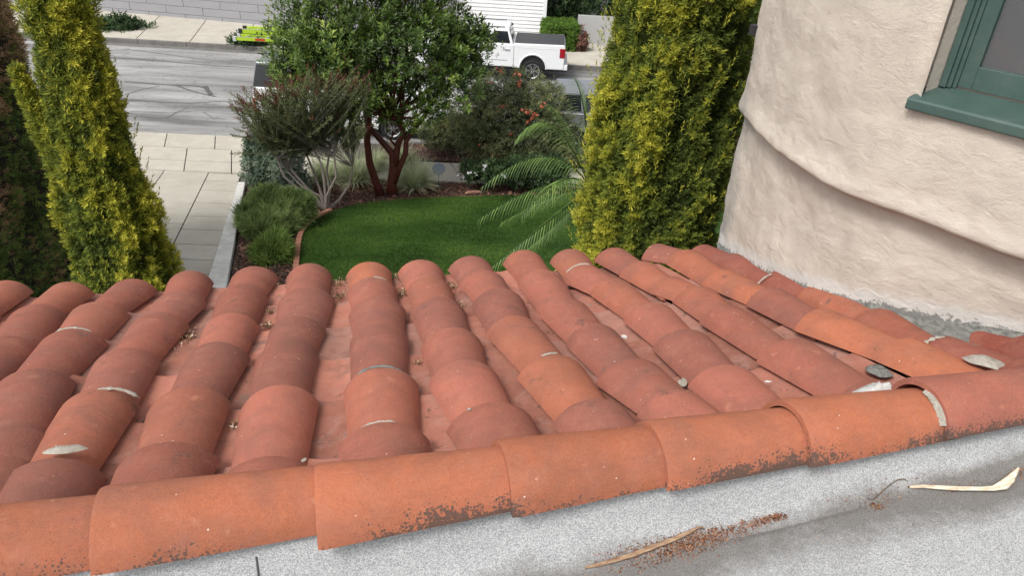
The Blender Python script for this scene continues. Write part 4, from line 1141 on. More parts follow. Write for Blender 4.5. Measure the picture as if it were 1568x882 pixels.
wand_shrub('tall airy shrub with dark red tips and bare grey stems by the brick edging', (500, 324), tops, 230)

GREYG = foliage('grey_green_leaf', [(0, (.025, .042, .026)), (.4, (.075, .11, .072)), (.7, (.15, .19, .14)), (1, (.27, .31, .24))], .7, .2, .2)
RND = leaf_template(6, 1, .42, 1.2, seed=6, curl=.1, z0=0, z1=.7)
def B(px, py, Y, r, sq=1.): c = atY(px, py, Y); return ((c.x, c.y, c.z), (r, r, r*sq))
bz = G(402, 292)
blob_bush('grey_green_bush', 'grey green rounded bush beside the driveway, left of the mulch bed', 'bush', bz, [B(402, 228, 18, .42), B(406, 262, 17.6, .48), B(425, 245, 17.8, .55), B(440, 270, 17.2, .5), B(395, 245, 17.9, .32), B(412, 215, 18, .4)], 3200, RND, .10, GREYG)
ROSE = leaf_template(9, 1, .075, .55, seed=7, curl=.2, z0=0, z1=.5)
M_JUN = foliage('feather_leaf', [(0, (.035, .055, .018)), (.35, (.09, .135, .042)), (.65, (.165, .225, .075)), (1, (.27, .34, .13))], .75, .2, .15)
bz = G(418, 362)
blob_bush('feathery_shrub', 'low feathery green shrub spreading beside the white driveway kerb', 'shrub', bz, [B(396, 328, 14.8, .38, .7), B(418, 318, 15, .5, .7), B(447, 322, 15, .42, .7), B(405, 343, 14.3, .34, .65), B(388, 343, 14.6, .25, .65), B(430, 343, 14.6, .33, .65)], 8000, ROSE, .16, M_JUN, up=.9, tip=.25)
bz = G(425, 412)
M_JUN2 = foliage('bright_feather_leaf', [(0, (.03, .05, .015)), (.4, (.07, .12, .028)), (.7, (.13, .20, .045)), (1, (.24, .31, .09))], .75, .2, .15)
blob_bush('feathery_shrub', 'small yellow green shrub nearest the eave, between kerb and brick edging', 'shrub', bz, [B(421, 388, 12.9, .23, .9), B(408, 397, 12.8, .18), B(432, 397, 12.9, .15), B(424, 375, 13.1, .14)], 1300, ROSE, .19, M_JUN2, up=1.2, tip=.2)

# grasses
M_GRS = foliage('ornamental_grass', [(0, (.16, .19, .10)), (.4, (.33, .37, .22)), (.7, (.48, .51, .33)), (1, (.62, .62, .45))], .8, .25, .15)
def grass_clump(label, base, n, L, w=.008, group='pale ornamental grasses'):
    t = bpy.data.objects.new('x', None); bpy.data.objects.remove(t)
    V = []; T = []; TT = []; r = rng
    for i in range(n):
        a = r.uniform(0, 6.283); sp = r.uniform(.05, .8); l = L*r.uniform(.65, 1.1); d = np.array([cos(a)*sin(sp), sin(a)*sin(sp), cos(sp)]); p = np.array([cos(a), sin(a), 0])*r.uniform(0, .09)
        side = np.array([-sin(a), cos(a), 0])*w*r.uniform(.7, 1.3); tt = r.uniform(.15, .75); k = len(V); ns = 5
        for j in range(ns+1):
            q = j/ns; V += [tuple(p-side*(1-q*.95)), tuple(p+side*(1-q*.95))]; TT += [tt+q*.2]*2
            d = d+np.array([cos(a)*.10, sin(a)*.10, -.26*sp*(.6+q)]); d /= np.linalg.norm(d); p = p+d*l/ns; p[2] = max(p[2], .01)
        for j in range(ns): T.append((k+2*j, k+2*j+1, k+2*j+3, k+2*j+2))
    o = mesh_np('ornamental_grass', np.array(V), np.array(T), M_GRS, np.clip(TT, 0, 1)); o.location = base
    return tag(o, label, 'grass clump', group)
grass_clump('pale arching grass clump right of the red trunks', G(636, 292), 900, .95, .013)
grass_clump('pale grass clump behind the left red trunk', G(545, 283), 800, .95, .013)
grass_clump('pale grass clump behind the bare grey stems', G(500, 282), 700, .9, .013)
grass_clump('small pale grass tuft between the red trunks and the street', G(575, 268), 450, .75, .012)
grass_clump('pale grass tuft at the pavement edge behind the right grass clump', G(618, 262), 350, .7, .012)

# orange flowering shrub and low companions
M_MIX = foliage('olive_mixed_leaf', [(0, (.03, .042, .02)), (.35, (.085, .105, .05)), (.6, (.155, .18, .085)), (.82, (.26, .27, .12)), (1, (.36, .27, .16))], .7, .2, .2)
bz = G(775, 262)
t = blob_bush('flowering_shrub', 'large loose shrub with orange red flowers in front of the parked pickup', 'shrub', bz,
  [B(730, 175, 19.2, .7), B(765, 150, 19.5, .75), B(800, 140, 19.4, .65), B(830, 165, 19.3, .7), B(800, 190, 19, .8), B(755, 205, 19, .75), B(720, 205, 19.2, .55), B(845, 200, 19.2, .6), B(780, 230, 18.8, .7), B(825, 230, 18.8, .6), B(735, 140, 19.6, .35), B(842, 140, 19.6, .35), B(703, 190, 19.6, .35), B(858, 195, 19.4, .5), B(866, 225, 19.2, .5), B(850, 235, 18.9, .5)], 7600, leaf_template(6, 1, .24, 1.1, seed=14, z0=0, z1=.8), .105, M_MIX, shell=1.8, tip=.15)
M_FLO = foliage('orange_petal', [(0, (.36, .06, .04)), (.5, (.60, .16, .10)), (1, (.70, .32, .18))], .6, .2, .2)
fl = []
for (x, y, n) in [(808, 171, 9), (818, 178, 8), (795, 128, 5), (830, 160, 3), (769, 109, 4), (790, 113, 4), (766, 163, 3), (811, 184, 4), (752, 128, 2), (736, 222, 2), (760, 238, 3), (780, 205, 2)]:
    for _ in range(n): fl.append(tuple(atY(x+random.gauss(0, 3.0), y+random.gauss(0, 2.5), 18.45+random.gauss(0, .05))-Vector(bz)))
def flower_parts(fl, size, mat, t):
    V, T = leaf_template(9, 1, .6, 1.2, seed=15, z0=0, z1=.3); me = None
    for p in fl:
        if me is None:
            o = mesh_np('flower', np.array(V), np.array(T), mat, np.repeat([.2, .5, .9], 12)[:len(V)], t); me = o.data
        else: o = link(bpy.data.objects.new('flower', me), t)
        o.location = p; o.rotation_euler = (random.uniform(0, 1.3), random.uniform(-.6, .6), random.uniform(0, 6)); o.scale = [size*random.uniform(.7, 1.3)]*3
flower_parts(fl, .058, M_FLO, t)
M_DKG = foliage('dark_leaf', [(0, (.010, .022, .008)), (.4, (.025, .05, .018)), (.7, (.055, .095, .035)), (1, (.11, .16, .06))], .6, .2, .3)
bz = G(765, 282)
t = blob_bush('white_flowering_plant', 'low dark leafed plant with white flowers between the pavement and the lawn', 'plant', bz, [B(725, 262, 17.9, .32, .8), B(755, 262, 17.7, .38, .8), B(790, 262, 17.6, .38), B(820, 262, 17.6, .4), B(850, 262, 17.6, .4)], 1900, leaf_template(6, 1, .3, 1.2, seed=16, z0=0, z1=.5), .11, M_DKG)
M_WHT = foliage('white_petal', [(0, (.7, .7, .66)), (1, (.85, .85, .8))], .6, .2, .2)
fl = [tuple(atY(x+random.gauss(0, 1.5), y+random.gauss(0, 1.3), 17.3)-Vector(bz)) for x, y in [(745, 256)]*5+[(716, 266)]*2+[(728, 267)]*2+[(770, 269)]*2+[(700, 268), (705, 270)]]
flower_parts(fl, .06, M_WHT, t)
bz = tuple(Vector(G(690, 232))+Vector((0, 0, .08)))
blob_bush('verge_shrub', 'low olive green shrub in the verge behind the lawn sign', 'shrub', bz, [B(668, 205, 20.6, .5, .8), B(700, 200, 20.7, .55, .8), B(735, 215, 20.4, .5, .8), B(690, 190, 20.9, .4, .8)], 2000, leaf_template(6, 1, .22, 1.1, seed=18, z0=0, z1=.6), .11, M_MIX)
bz = tuple(Vector(G(560, 218))+Vector((0, 0, .08)))
blob_bush('verge_shrub', 'small sparse shrub in the verge behind the forked red trunks', 'shrub', bz, [B(540, 205, 20.5, .3, .8), B(560, 198, 20.8, .25, .8)], 420, leaf_template(6, 1, .22, 1.1, seed=18, z0=0, z1=.6), .09, M_MIX)
# behind the tower gap
bz = G(1120, 262)
blob_bush('garden_shrub', 'green shrub seen through the gap between the broad cypress and the tower', 'shrub', bz, [B(1125, 200, 18, .6), B(1100, 215, 17.5, .7), B(1135, 235, 17, .6), B(1090, 250, 16.8, .6), B(1120, 262, 16.4, .5), B(1150, 215, 18, .5), B(1060, 240, 17.5, .8)], 3600, leaf_template(6, 1, .2, 1.1, seed=19, z0=0, z1=.6), .12, M_MIX)

# palm between the lawn and the broad cypress
M_PALM = foliage('palm_leaflet', [(0, (.03, .06, .012)), (.4, (.085, .15, .032)), (.75, (.17, .26, .06)), (1, (.32, .42, .13))], .5, .3, .4)
pc = atY(905, 280, 8.6); pg = gz(pc.x, pc.y)
t = thing('palm', 'small feather palm with arching fronds between the lawn and the broad cypress', 'palm', (pc.x, pc.y, pg))
MB().tube([(0, 0, 0), (0, 0, (pc.z-pg)*.5), (0, 0, pc.z-pg-.1)], [.11, .08, .06], 9).build('trunk', M_BARK, t)
def frond(p0, p1, p2, mat, parent, leaf=.34, n=36, droop=.75):
    """arching rachis through three points (quadratic) with two rows of hanging leaflets"""
    p0, p1, p2 = Vector(p0), Vector(p1), Vector(p2); V = []; T = []; TT = []; pts = []
    for j in range(n+1):
        q = j/n; p = p0*(1-q)**2+p1*2*q*(1-q)+p2*q*q; d = ((p1-p0)*(1-q)+(p2-p1)*q).normalized(); s = d.cross(Vector((0, 0, 1))).normalized(); pts.append(p)
        if q < .1: continue
        l = leaf*(.35+.65*sin(pi*min(1, q*.92+.08)))*random.uniform(.85, 1.1)
        for sg in (-1, 1):
            out = (s*sg*.75+d*.75+Vector((0, 0, .1))).normalized(); w = .008; k = len(V); pp = p; dd = out; tt = random.uniform(.2, .8); ns = 3
            for i in range(ns+1):
                qq = i/ns; sd = dd.cross(Vector((0, 0, 1)));  sd = sd.normalized() if sd.length > .01 else s
                V += [tuple(pp-sd*w*(1-qq*.9)), tuple(pp+sd*w*(1-qq*.9))]; TT += [tt, tt]
                dd = (dd+Vector((0, 0, -droop*.55))).normalized(); pp = pp+dd*l/ns
            for i in range(ns): T.append((k+2*i, k+2*i+1, k+2*i+3, k+2*i+2))
    fo = mesh_np('frond', np.array(V), np.array(T), mat, np.clip(TT, 0, 1), parent)
    MB().tube(pts[::4], [.011*(1-.8*i/len(pts[::4]))+.002 for i in range(len(pts[::4]))], 5).build('midrib', mat, fo); return fo
O = Vector((pc.x, pc.y, pg))
def fp(px, py, Y): return atY(px, py, Y)-O
c0 = Vector((0, 0, pc.z-pg-.08))
for a, b in [((845, 130, 8.9), (790, 215, 9.0)), ((850, 190, 8.6), (740, 285, 8.6)), ((840, 260, 8.3), (735, 335, 8.4)), ((850, 330, 8.0), (752, 410, 8.1)), ((880, 200, 9.5), (840, 160, 10)), ((870, 240, 8.0), (800, 330, 7.8)), ((960, 160, 8.9), (1040, 250, 8.9)), ((940, 180, 9.6), (970, 240, 10.3)), ((900, 150, 8.4), (880, 120, 8.8)), ((850, 290, 8.9), (770, 340, 9.2)), ((860, 340, 8.6), (790, 395, 8.8))]:
    frond(c0, fp(*a), fp(*b), M_PALM, t)
# second palm low right of the cypress, its fronds show against the lawn by the tower
pc2 = atY(1085, 380, 8.4)
t = thing('palm', 'low palm fronds on the lawn right of the broad cypress', 'palm', (pc2.x, pc2.y, gz(pc2.x, pc2.y)))
O2 = Vector((pc2.x, pc2.y, gz(pc2.x, pc2.y)))
MB().tube([(0, 0, 0), (0, 0, .3)], [.08, .05], 8).build('trunk', M_BARK, t)
for (a, b) in [((1100, 300, 8.6), (1075, 310, 9)), ((1070, 310, 8.6), (1040, 340, 8.8)), ((1110, 320, 8.2), (1130, 350, 8.2))]:
    frond((0, 0, .3), atY(*a)-O2, atY(*b)-O2, M_PALM, t, .26, 30)

# far side plants
def far_bush(label, cx, cy, Y, rx, ry, rz, n, mat=M_DKG, name='far_bush', clipped=False, s=.16, cat='bush'):
    c = atY(cx, cy, Y); base = (c.x, c.y, .15)
    if clipped: return hedge(label, c.x-rx, c.x+rx, c.y-ry, c.y+ry, .15, .15+rz*2, n, s, lambda p, L, nn: .45+nn*2+rng.normal(0, .12, len(p)), mat, name, cat, amp=.05)
    return blob_bush(name, label, cat, base, [((c.x+dx*rx*.5, c.y+dy*ry*.5, max(.15, c.z)+dz_*rz*.4), (rx*.7, ry*.7, rz*.8)) for dx, dy, dz_ in ((-1, 0, 0), (1, 0, 0), (0, 0, .5), (0, 1, 0), (0, -1, 0))], n, leaf_template(6, 1, .34, 1.2, seed=21, z0=0, z1=.6), s, mat)
M_BRG = foliage('clipped_leaf', [(0, (.03, .055, .012)), (.4, (.07, .13, .02)), (.7, (.12, .21, .035)), (1, (.2, .3, .06))], .7, .2, .2)
far_bush('round green bush on the far pavement, half behind the narrow cypress', 182, 46, 37.0, 1.25, .8, .55, 1700)
p = atZ(400, 66, .15)
far_bush('low dark green bush on the far pavement below the lime ladder', 392, 62, p.y-.2, .95, .5, .35, 900)
far_bush('bright green clipped hedge beside the white house', 856, 66, 33.6, .72, .8, .52, 2200, M_BRG, 'clipped_hedge', True, .13, 'hedge')
M_RUST = foliage('rusty_leaf', [(0, (.05, .03, .02)), (.5, (.16, .08, .06)), (1, (.28, .16, .12))], .8, .2, .1)
far_bush('reddish dry shrub at the right end of the clipped hedge', 888, 68, 33.0, .35, .3, .8, 420, M_RUST, s=.14, cat='shrub')
c = atY(872, 14, 36.5)
t = blob_bush('dark_tree', 'dark leafed tree behind the clipped hedge beside the white house', 'tree', (c.x, c.y, .15), [((c.x+dx, c.y+dy, c.z+dz_), (1.1, 1.1, 1.0)) for dx, dy, dz_ in ((1.5, 0, .1), (2.2, .3, .7), (2.4, .2, 1.6), (-.7, 0, 0), (.6, .3, .2), (0, -.2, .8), (1.3, 0, .9), (-.6, .2, 1.5), (.7, 0, 2.0), (-.2, 0, -.6))], 4200, leaf_template(6, 1, .36, 1.2, seed=23, z0=0, z1=.6), .2, M_DKG, fol='crown', stem_mat=M_BARK)
c = atY(1150, 75, 16.5)
blob_bush('leafy_tree', 'leafy tree branch showing between the broad cypress and the tower top', 'tree', (c.x+.2, c.y, gz(c.x, c.y)), [((c.x+.1, c.y, c.z+.3), (.55, .6, .8)), ((c.x-.1, c.y, c.z+1.2), (.9, .8, .9)), ((c.x+.6, c.y, c.z+1.5), (.9, .8, .9)), ((c.x-.25, c.y, c.z-.5), (.35, .4, .4))], 2100, LEAF, .11, M_ARB, fol='crown')

# lawn sign
sp = Vector(G(672, 290)); t = thing('garden_sign', 'small round blue grey sign on a thin stake behind the lawn', 'sign', sp)
hd = atY(672, 258, sp.y)-sp
MB().tube([(0, 0, 0), (0, 0, hd.z+.17)], .009, 6).build('stake', plain('stake_metal', (.07, .08, .10), .5), t)
mb = MB(); n = 28; P = [(.17*cos(2*pi*i/n), .17*sin(2*pi*i/n)) for i in range(n)]
mb.prism(P, -.022, -.012, Matrix.Translation((0, 0, hd.z))); mb.build('sign_disc', plain('sign_back', (.24, .28, .36), .5, .04), t, bevel=.003)

# bark slabs in the bed
M_BPIECE = plain('pale_bark', (.36, .20, .14), .9, .3, 20, .1, .5)
for i, (x, y, l, lab) in enumerate([(725, 299, .45, 'long curled strip of reddish bark at the lawn edge, right of the sign'), (645, 296, .2, 'short reddish bark piece left of the long bark strip'), (662, 291, .16, 'small reddish bark piece under the garden sign')]):
    p = Vector(G(x, y)); mb = MB(); 
    P = [(-l/2, 0), (-l/3, .035), (0, .045), (l/3, .03), (l/2, .0), (l/3, -.0), (0, .0), (-l/3, .0)]
    mb.prism(P, -.05, .05); o = mb.build('bark_piece', M_BPIECE); o.location = p+Vector((0, 0, .06)); o.rotation_euler = (0, 0, random.uniform(-.2, .2)); tag(o, lab, 'bark', 'pieces of bark on the mulch')

# ============================================================ ACROSS THE STREET
M_BLOCK = plain('painted_block', (.285, .285, .30), .85, .07, 1.2, .2, .15)
M_WHITE = plain('white_siding_paint', (.72, .72, .73), .6, .04, 1.0)
M_BJOINT = plain('block_joint', (.25, .25, .262), .9)
A_ = Vector((-9.75, 39.88, 0)); B_ = Vector((-3.81, 37.57, 0)); dW = (B_-A_).normalized(); nW = Vector((dW.y, -dW.x, 0))
bw = thing('block_wall', 'long grey painted block wall behind the far pavement', 'wall', A_)
angW = math.atan2(dW.y, dW.x); bw.rotation_euler = (0, 0, angW)
MB().box(-14, 14.2, .02, .25, -.1, 4.4).build('wall', M_BJOINT, bw)
cw, ch = 1.9, .36
me_bl = MB().box(0, cw-.02, -.006, .03, 0, ch-.018).mesh('block', M_BLOCK)
for r in range(12):
    for k in range(-4, 7):
        o = link(bpy.data.objects.new('block', me_bl), bw); o.location = (k*cw+(r % 2)*cw/2, random.uniform(-.003, .003), r*ch)
# white house with lap siding
g0 = atY(834, 62, 35.0); hx1 = g0.x; hx0 = hx1-6.2; hz0 = .13
hz = thing('white_house', 'white house with horizontal lap siding behind the parked pickup', 'house', (hx1, g0.y, hz0))
ang = math.atan2(-.25, 1); hz.rotation_euler = (0, 0, ang)
MB().box(-6.2, -.01, .04, 7, 0, 5.2).build('wall', M_WHITE, hz)
me_l = MB().prism([(0, 0), (0, .165), (1, .165), (1, 0)], 0, 1).mesh('x', M_WHITE); bpy.data.meshes.remove(me_l)
mb = MB(); V = [(-6.2, -.012, 0), (-.16, -.012, 0), (-6.2, .03, .165), (-.16, .03, .165), (-6.2, .045, 0), (-.16, .045, 0), (-6.2, .045, .165), (-.16, .045, .165)]
mb.add(V, [(0, 1, 3, 2), (4, 6, 7, 5), (0, 4, 5, 1), (2, 3, 7, 6), (0, 2, 6, 4), (1, 5, 7, 3)]); me_l = mb.mesh('siding_board', M_WHITE)
for k in range(31):
    o = link(bpy.data.objects.new('siding_board', me_l), hz); o.location = (0, 0, .02+k*.167)
MB().box(-.16, .0, -.03, .05, 0, 5.2).build('corner_board', M_WHITE, hz, bevel=.006)
mb = MB(); mb.add([(-6.6, -.4, 5.2), (.4, -.4, 5.2), (.4, 7.4, 5.2), (-6.6, 7.4, 5.2), (-4.4, 3.5, 6.6), (-1.8, 3.5, 6.6)], [(0, 1, 5, 4), (1, 2, 5), (2, 3, 4, 5), (3, 0, 4), (3, 2, 1, 0)])
mb.build('roof', plain('grey_shingle', (.16, .15, .15), .9), hz)
# garden walls right of it
gw = atY(838, 60, 36.4)
M_GW = plain('grey_render', (.38, .375, .37), .85, .06, 1)
o = MB().box(0, 3.2, 0, .2, -.1, 2.6).build('garden_wall', M_GW); o.location = (g0.x+.1, g0.y+1.6, .1); o.rotation_euler = (0, 0, ang); tag(o, 'grey rendered wall behind the dark tree beside the white house', 'wall')
q = atY(884, 40, 34.6)
o = MB().box(0, 6.2, 0, .2, -.1, 1.25).build('garden_wall', M_GW); o.location = (q.x, q.y, .1); o.rotation_euler = (0, 0, ang); tag(o, 'low grey wall behind the top of the broad cypress', 'wall')
q = atY(1105, 90, 29.5)
o = MB().box(0, 7, 0, .2, -.1, 2.4).build('garden_wall', M_GW); o.location = (q.x-1, q.y+1.2, .1); o.rotation_euler = (0, 0, ang); tag(o, 'pale grey wall across the street in the gap beside the tower', 'wall')

# ============================================================ VEHICLES
M_TYRE = plain('tyre_rubber', (.018, .018, .018), .85, .1)
M_RIM = Mat('alloy_rim', .3, .5); M_RIM.color((.45, .45, .46)); M_RIM.b.inputs['Metallic'].default_value = .8; M_RIM = M_RIM.m
def paint(name, c, rough=.28, metal=0):
    m = Mat(name, rough, .5); n = m.noise(m.coord(), 3, 4); m.color(m.mix(n, tuple(x*.94 for x in c), c)); m.b.inputs['Metallic'].default_value = metal
    m.b.inputs['Coat Weight'].default_value = .5; return m.m
M_WP = paint('white_car_paint', (.74, .75, .76)); M_SP = paint('silver_car_paint', (.19, .20, .22), .35, .3)
M_CG = Mat('car_glass', .06, .6); M_CG.color((.012, .014, .017)); M_CG = M_CG.m
M_BLK = plain('black_plastic', (.022, .022, .024), .55); M_TONN = plain('bed_cover_vinyl', (.05, .052, .056), .6)
M_RED = Mat('tail_lens', .15, .6); M_RED.color((.28, .008, .012)); M_RED = M_RED.m
M_CHR = Mat('chrome', .18, .6); M_CHR.color((.6, .6, .62)); M_CHR.b.inputs['Metallic'].default_value = 1; M_CHR = M_CHR.m
def wheel(parent, x, y, r, side):
    w_ = bpy.data.objects.new('wheel', None); link(w_, parent); w_.location = (x, y, r)
    mb = MB(); n = 28; prof = [(r*.66, -.11), (r*.92, -.125), (r, -.09), (r, .09), (r*.92, .125), (r*.66, .11)]; V = []; F = []
    for i in range(n):
        a = 2*pi*i/n
        for rr, yy in prof: V.append((rr*cos(a), yy, rr*sin(a)))
    for i in range(n):
        for j in range(6): F.append((i*6+j, i*6+(j+1) % 6, ((i+1) % n)*6+(j+1) % 6, ((i+1) % n)*6+j))
    mb.add(V, F); mb.build('tyre', M_TYRE, w_, True)
    mb = MB()
    mb.prism([(r*.67*cos(2*pi*i/24), r*.67*sin(2*pi*i/24)) for i in range(24)], side*.02, side*.04)
    mb.build('brake_disc', M_BLK, w_)
    mb = MB()
    for k in range(6):
        a = 2*pi*k/6
        for da in (-.16, .16):
            P = [(r*.12*cos(a), r*.12*sin(a)), (r*.16*cos(a+da*2.5), r*.16*sin(a+da*2.5)), (r*.66*cos(a+da+.06), r*.66*sin(a+da+.06)), (r*.66*cos(a+da-.05), r*.66*sin(a+da-.05))]
            mb.prism(P, side*.07, side*.095)
    V = []; F = []; n = 24
    for i in range(n):
        a = 2*pi*i/n
        for rr, yy in ((r*.62, .06), (r*.69, .06), (r*.69, .115), (r*.62, .1)): V.append((rr*cos(a), side*yy, rr*sin(a)))
    for i in range(n):
        for j in range(4): F.append((i*4+j, i*4+(j+1) % 4, ((i+1) % n)*4+(j+1) % 4, ((i+1) % n)*4+j))
    mb.add(V, F); mb.prism([(r*.15*cos(2*pi*i/12), r*.15*sin(2*pi*i/12)) for i in range(12)], side*.06, side*.105)
    mb.build('rim', M_RIM, w_)
def arch_profile(x0, x1, zb, axles, r, top):
    """closed side outline with wheel arches; top: list of (x,z) from x1 back to x0"""
    P = [(x0, zb)]
    for ax in axles:
        for k in range(0, 13):
            a = pi-pi*k/12; P.append((ax+r*cos(a), max(zb, zb+.0)+r*1.02*sin(a)))
    P.append((x1, zb)); return P+top
def greenhouse(parent, low, high, w0, w1, mat, glass, sides, inset=.012):
    """low/high: (x0,x1,z); trapezoid cab; sides: windows as fractions"""
    (a0, a1, za), (b0, b1, zb) = low, high
    mb = MB(); V = [(a0, -w0, za), (a1, -w0, za), (a1, w0, za), (a0, w0, za), (b0, -w1, zb), (b1, -w1, zb), (b1, w1, zb), (b0, w1, zb)]
    mb.add(V, [(0, 1, 5, 4), (1, 2, 6, 5), (2, 3, 7, 6), (3, 0, 4, 7), (4, 5, 6, 7), (3, 2, 1, 0)])
    cab = mb.build('cab', mat, parent, bevel=.05)
    def S(u, v, sg): 
        x = lerp(lerp(a0, a1, u), lerp(b0, b1, u), v); y = lerp(w0, w1, v); z = lerp(za, zb, v); return Vector((x, sg*(y+inset), z))
    for sg in (-1, 1):
        for (u0, u1, v0, v1) in sides:
            mb = MB(); q = [S(u0, v0, sg), S(u1, v0, sg), S(u1-.01, v1, sg), S(u0+.01, v1, sg)]; off = Vector((0, -sg*.02, 0))
            mb.add(q+[p+off for p in q], [(0, 1, 2, 3), (7, 6, 5, 4), (0, 4, 5, 1), (1, 5, 6, 2), (2, 6, 7, 3), (3, 7, 4, 0)])
            mb.build('window', glass, cab, bevel=.008)
    for (xa, xb, sgn) in ((a0, b0, -1), (a1, b1, 1)):
        q = []
        for yy, v in ((-.86, .12), (.86, .12), (.84, .88), (-.84, .88)):
            q.append(Vector((lerp(xa, xb, v)+sgn*inset, yy*lerp(w0, w1, v), lerp(za, zb, v))))
        mb = MB(); off = Vector((-sgn*.02, 0, 0)); mb.add(q+[p+off for p in q], [(0, 1, 2, 3), (7, 6, 5, 4), (0, 4, 5, 1), (1, 5, 6, 2), (2, 6, 7, 3), (3, 7, 4, 0)])
        mb.build('windscreen' if sgn > 0 else 'rear_window', glass, cab, bevel=.008)
    return cab
def vehicle(t, x0, x1, zb, axles, r, top, hw_, mat, low, high, w0, w1, sides, tail, doors=(), handles=(), wr=None, cabmat=None):
    P = arch_profile(x0, x1, zb, axles, r*1.17, top)
    mb = MB(); mb.prism(P, -hw_, hw_); body = mb.build('body', mat, t, bevel=.035); smooth_sharp(body, 35)
    mb = MB(); mb.box(x0+.1, x1-.1, -hw_*.8, hw_*.8, zb-.1, zb+.3)
    for ax in axles: mb.box(ax-r*1.25, ax+r*1.25, -hw_+.06, hw_-.06, zb-.02, zb+r*1.15)
    mb.build('underbody', M_BLK, t)
    for ax in axles:
        for sg in (-1, 1): wheel(t, ax, sg*(hw_-.13), wr or r, sg)
        for sg in (-1, 1):
            mb = MB(); V = []; F = []; n = 16
            for k in range(n+1):
                a = pi*k/n
                for rr, yy in ((1.15, .0), (1.15, .022), (1.27, .022), (1.30, .0)): V.append((ax+r*rr*cos(a), sg*(hw_-.004+yy), zb+r*rr*1.02*sin(a)))
            for k in range(n):
                for j in range(3): F.append((k*4+j, k*4+j+1, k*4+j+5, k*4+j+4))
            mb.add(V, F); mb.build('wheel_arch', mat, t, True)
    greenhouse(t, low, high, w0, w1, cabmat or mat, M_CG, sides)
    for (xa, xb, za, zb_) in tail:
        for sg in (-1, 1): MB().box(xa, xb, sg*hw_-.10 if sg > 0 else -hw_-.012, hw_+.012 if sg > 0 else -hw_+.10, za, zb_).build('tail_light', M_RED, t, bevel=.015)
    for (xd, za, zb_) in doors:
        for sg in (-1, 1): MB().box(xd-.006, xd+.006, sg*hw_-.006, sg*hw_+.004, za, zb_).build('door_gap', M_BLK, t)
    for (xh, zh) in handles:
        for sg in (-1, 1): MB().box(xh-.11, xh+.11, sg*hw_-.005, sg*hw_+.035, zh-.018, zh+.018).build('door_handle', M_CHR, t, bevel=.008)
    return body
# white pickup, parked along the far kerb, tail to the right
rw = atZ(814, 125, 0); dr = math.atan2(.25, -1)
tk = thing('pickup_truck', 'white crew cab pickup with black bed cover parked across the street', 'pickup', (0, 0, 0), dr)
top = [(4.62, .80), (4.58, 1.18), (4.2, 1.30), (3.1, 1.36), (2.9, 1.37), (.75, 1.40), (.70, 1.44), (-1.16, 1.46), (-1.22, 1.40), (-1.22, .72)]
rot = Matrix.Rotation(dr, 4, 'Z')
# near side of the truck is its local +y (it faces left): put the rear wheel's contact there
off = rot @ Vector((0, 1.0, 0)); tk.location = (rw.x-off.x, rw.y-off.y, 0)
vehicle(tk, -1.22, 4.62, .52, [0, 3.68], .44, top, 1.0, M_WP, (.78, 3.15, 1.36), (.98, 2.42, 1.94), .97, .80, [(.045, .40, .12, .84), (.44, .78, .12, .84)], [(-1.235, -1.02, .98, 1.34)], [(.76, .55, 1.38), (1.78, .6, 1.36), (2.9, .6, 1.36)], [(1.02, 1.20), (2.05, 1.20)], .42)
MB().box(-1.19, .73, -.88, .88, 1.45, 1.475).build('bed_cover', M_TONN, tk, bevel=.008)
MB().box(-1.36, -1.18, -.98, .98, .50, .72).build('rear_bumper', M_WP, tk, bevel=.03)
for sg in (-1, 1):
    MB().box(-1.34, -.95, sg*1.0-.02, sg*1.0+.015, .47, .53).build('bumper_trim', M_BLK, tk, bevel=.008)
    MB().box(.8, 3.2, sg*1.02-.03, sg*1.02+.015, .50, .56).build('side_step', M_BLK, tk, bevel=.01)
    MB().box(1.0, 3.0, sg*1.0-.004, sg*1.0+.006, .78, .80).build('body_trim', M_CHR, tk)
    MB().box(-.95, .6, sg*1.0-.004, sg*1.0+.008, 1.30, 1.315).build('body_crease', M_WP, tk)
    MB().box(1.15, 2.5, sg*.70-.02, sg*.70+.02, 1.955, 1.985).build('roof_rail', M_BLK, tk, bevel=.008)
MB().box(-1.235, -1.2, -.9, .9, .80, 1.36).build('tailgate', M_WP, tk, bevel=.015)
mb = MB().tube([(.9+.0, 0, 1.93), (.9, 0, 2.0)], [.05, .03], 8); mb.build('roof_aerial', M_BLK, tk)
# white van with a ladder rack at the near kerb, mostly behind the tree
p0 = atZ(395, 206, 0); dv_ = math.atan2(-.2, 1)
van = thing('white_van', 'white van with a ladder rack parked behind the red barked tree', 'van', (0, 0, 0), dv_)
rv = Matrix.Rotation(dv_, 4, 'Z'); nb_ = Vector((p0.x, near_kerb(p0.x)+.35, 0)); oo = rv @ Vector((-.95, -.92, 0)); van.location = (nb_.x-oo.x, nb_.y-oo.y, 0)
top = [(4.35, .85), (4.3, 1.15), (3.6, 1.42), (3.3, 1.46), (-.90, 1.48), (-.95, 1.38), (-.95, .6)]
vehicle(van, -.95, 4.35, .34, [0, 3.2], .37, top, .96, M_WP, (-.93, 3.4, 1.45), (-.80, 2.6, 2.20), .94, .80, [(.004, .27, .04, .90), (.285, .56, .04, .90), (.58, .84, .04, .90)], [(-.96, -.88, .85, 1.15)], [(.65, .4, 1.44), (1.7, .4, 1.44), (2.8, .4, 1.44)], [(1.0, 1.2), (2.0, 1.2)], .365, M_SP)
for xk in (-.2, 1.6):
    mb = MB(); mb.tube([(xk, -.80, 2.14), (xk, -.86, 2.36), (xk, -.80, 2.5), (xk, 0, 2.54), (xk, .80, 2.5), (xk, .86, 2.36), (xk, .80, 2.14)], .018, 6); mb.build('roof_rack', M_BLK, van, True)
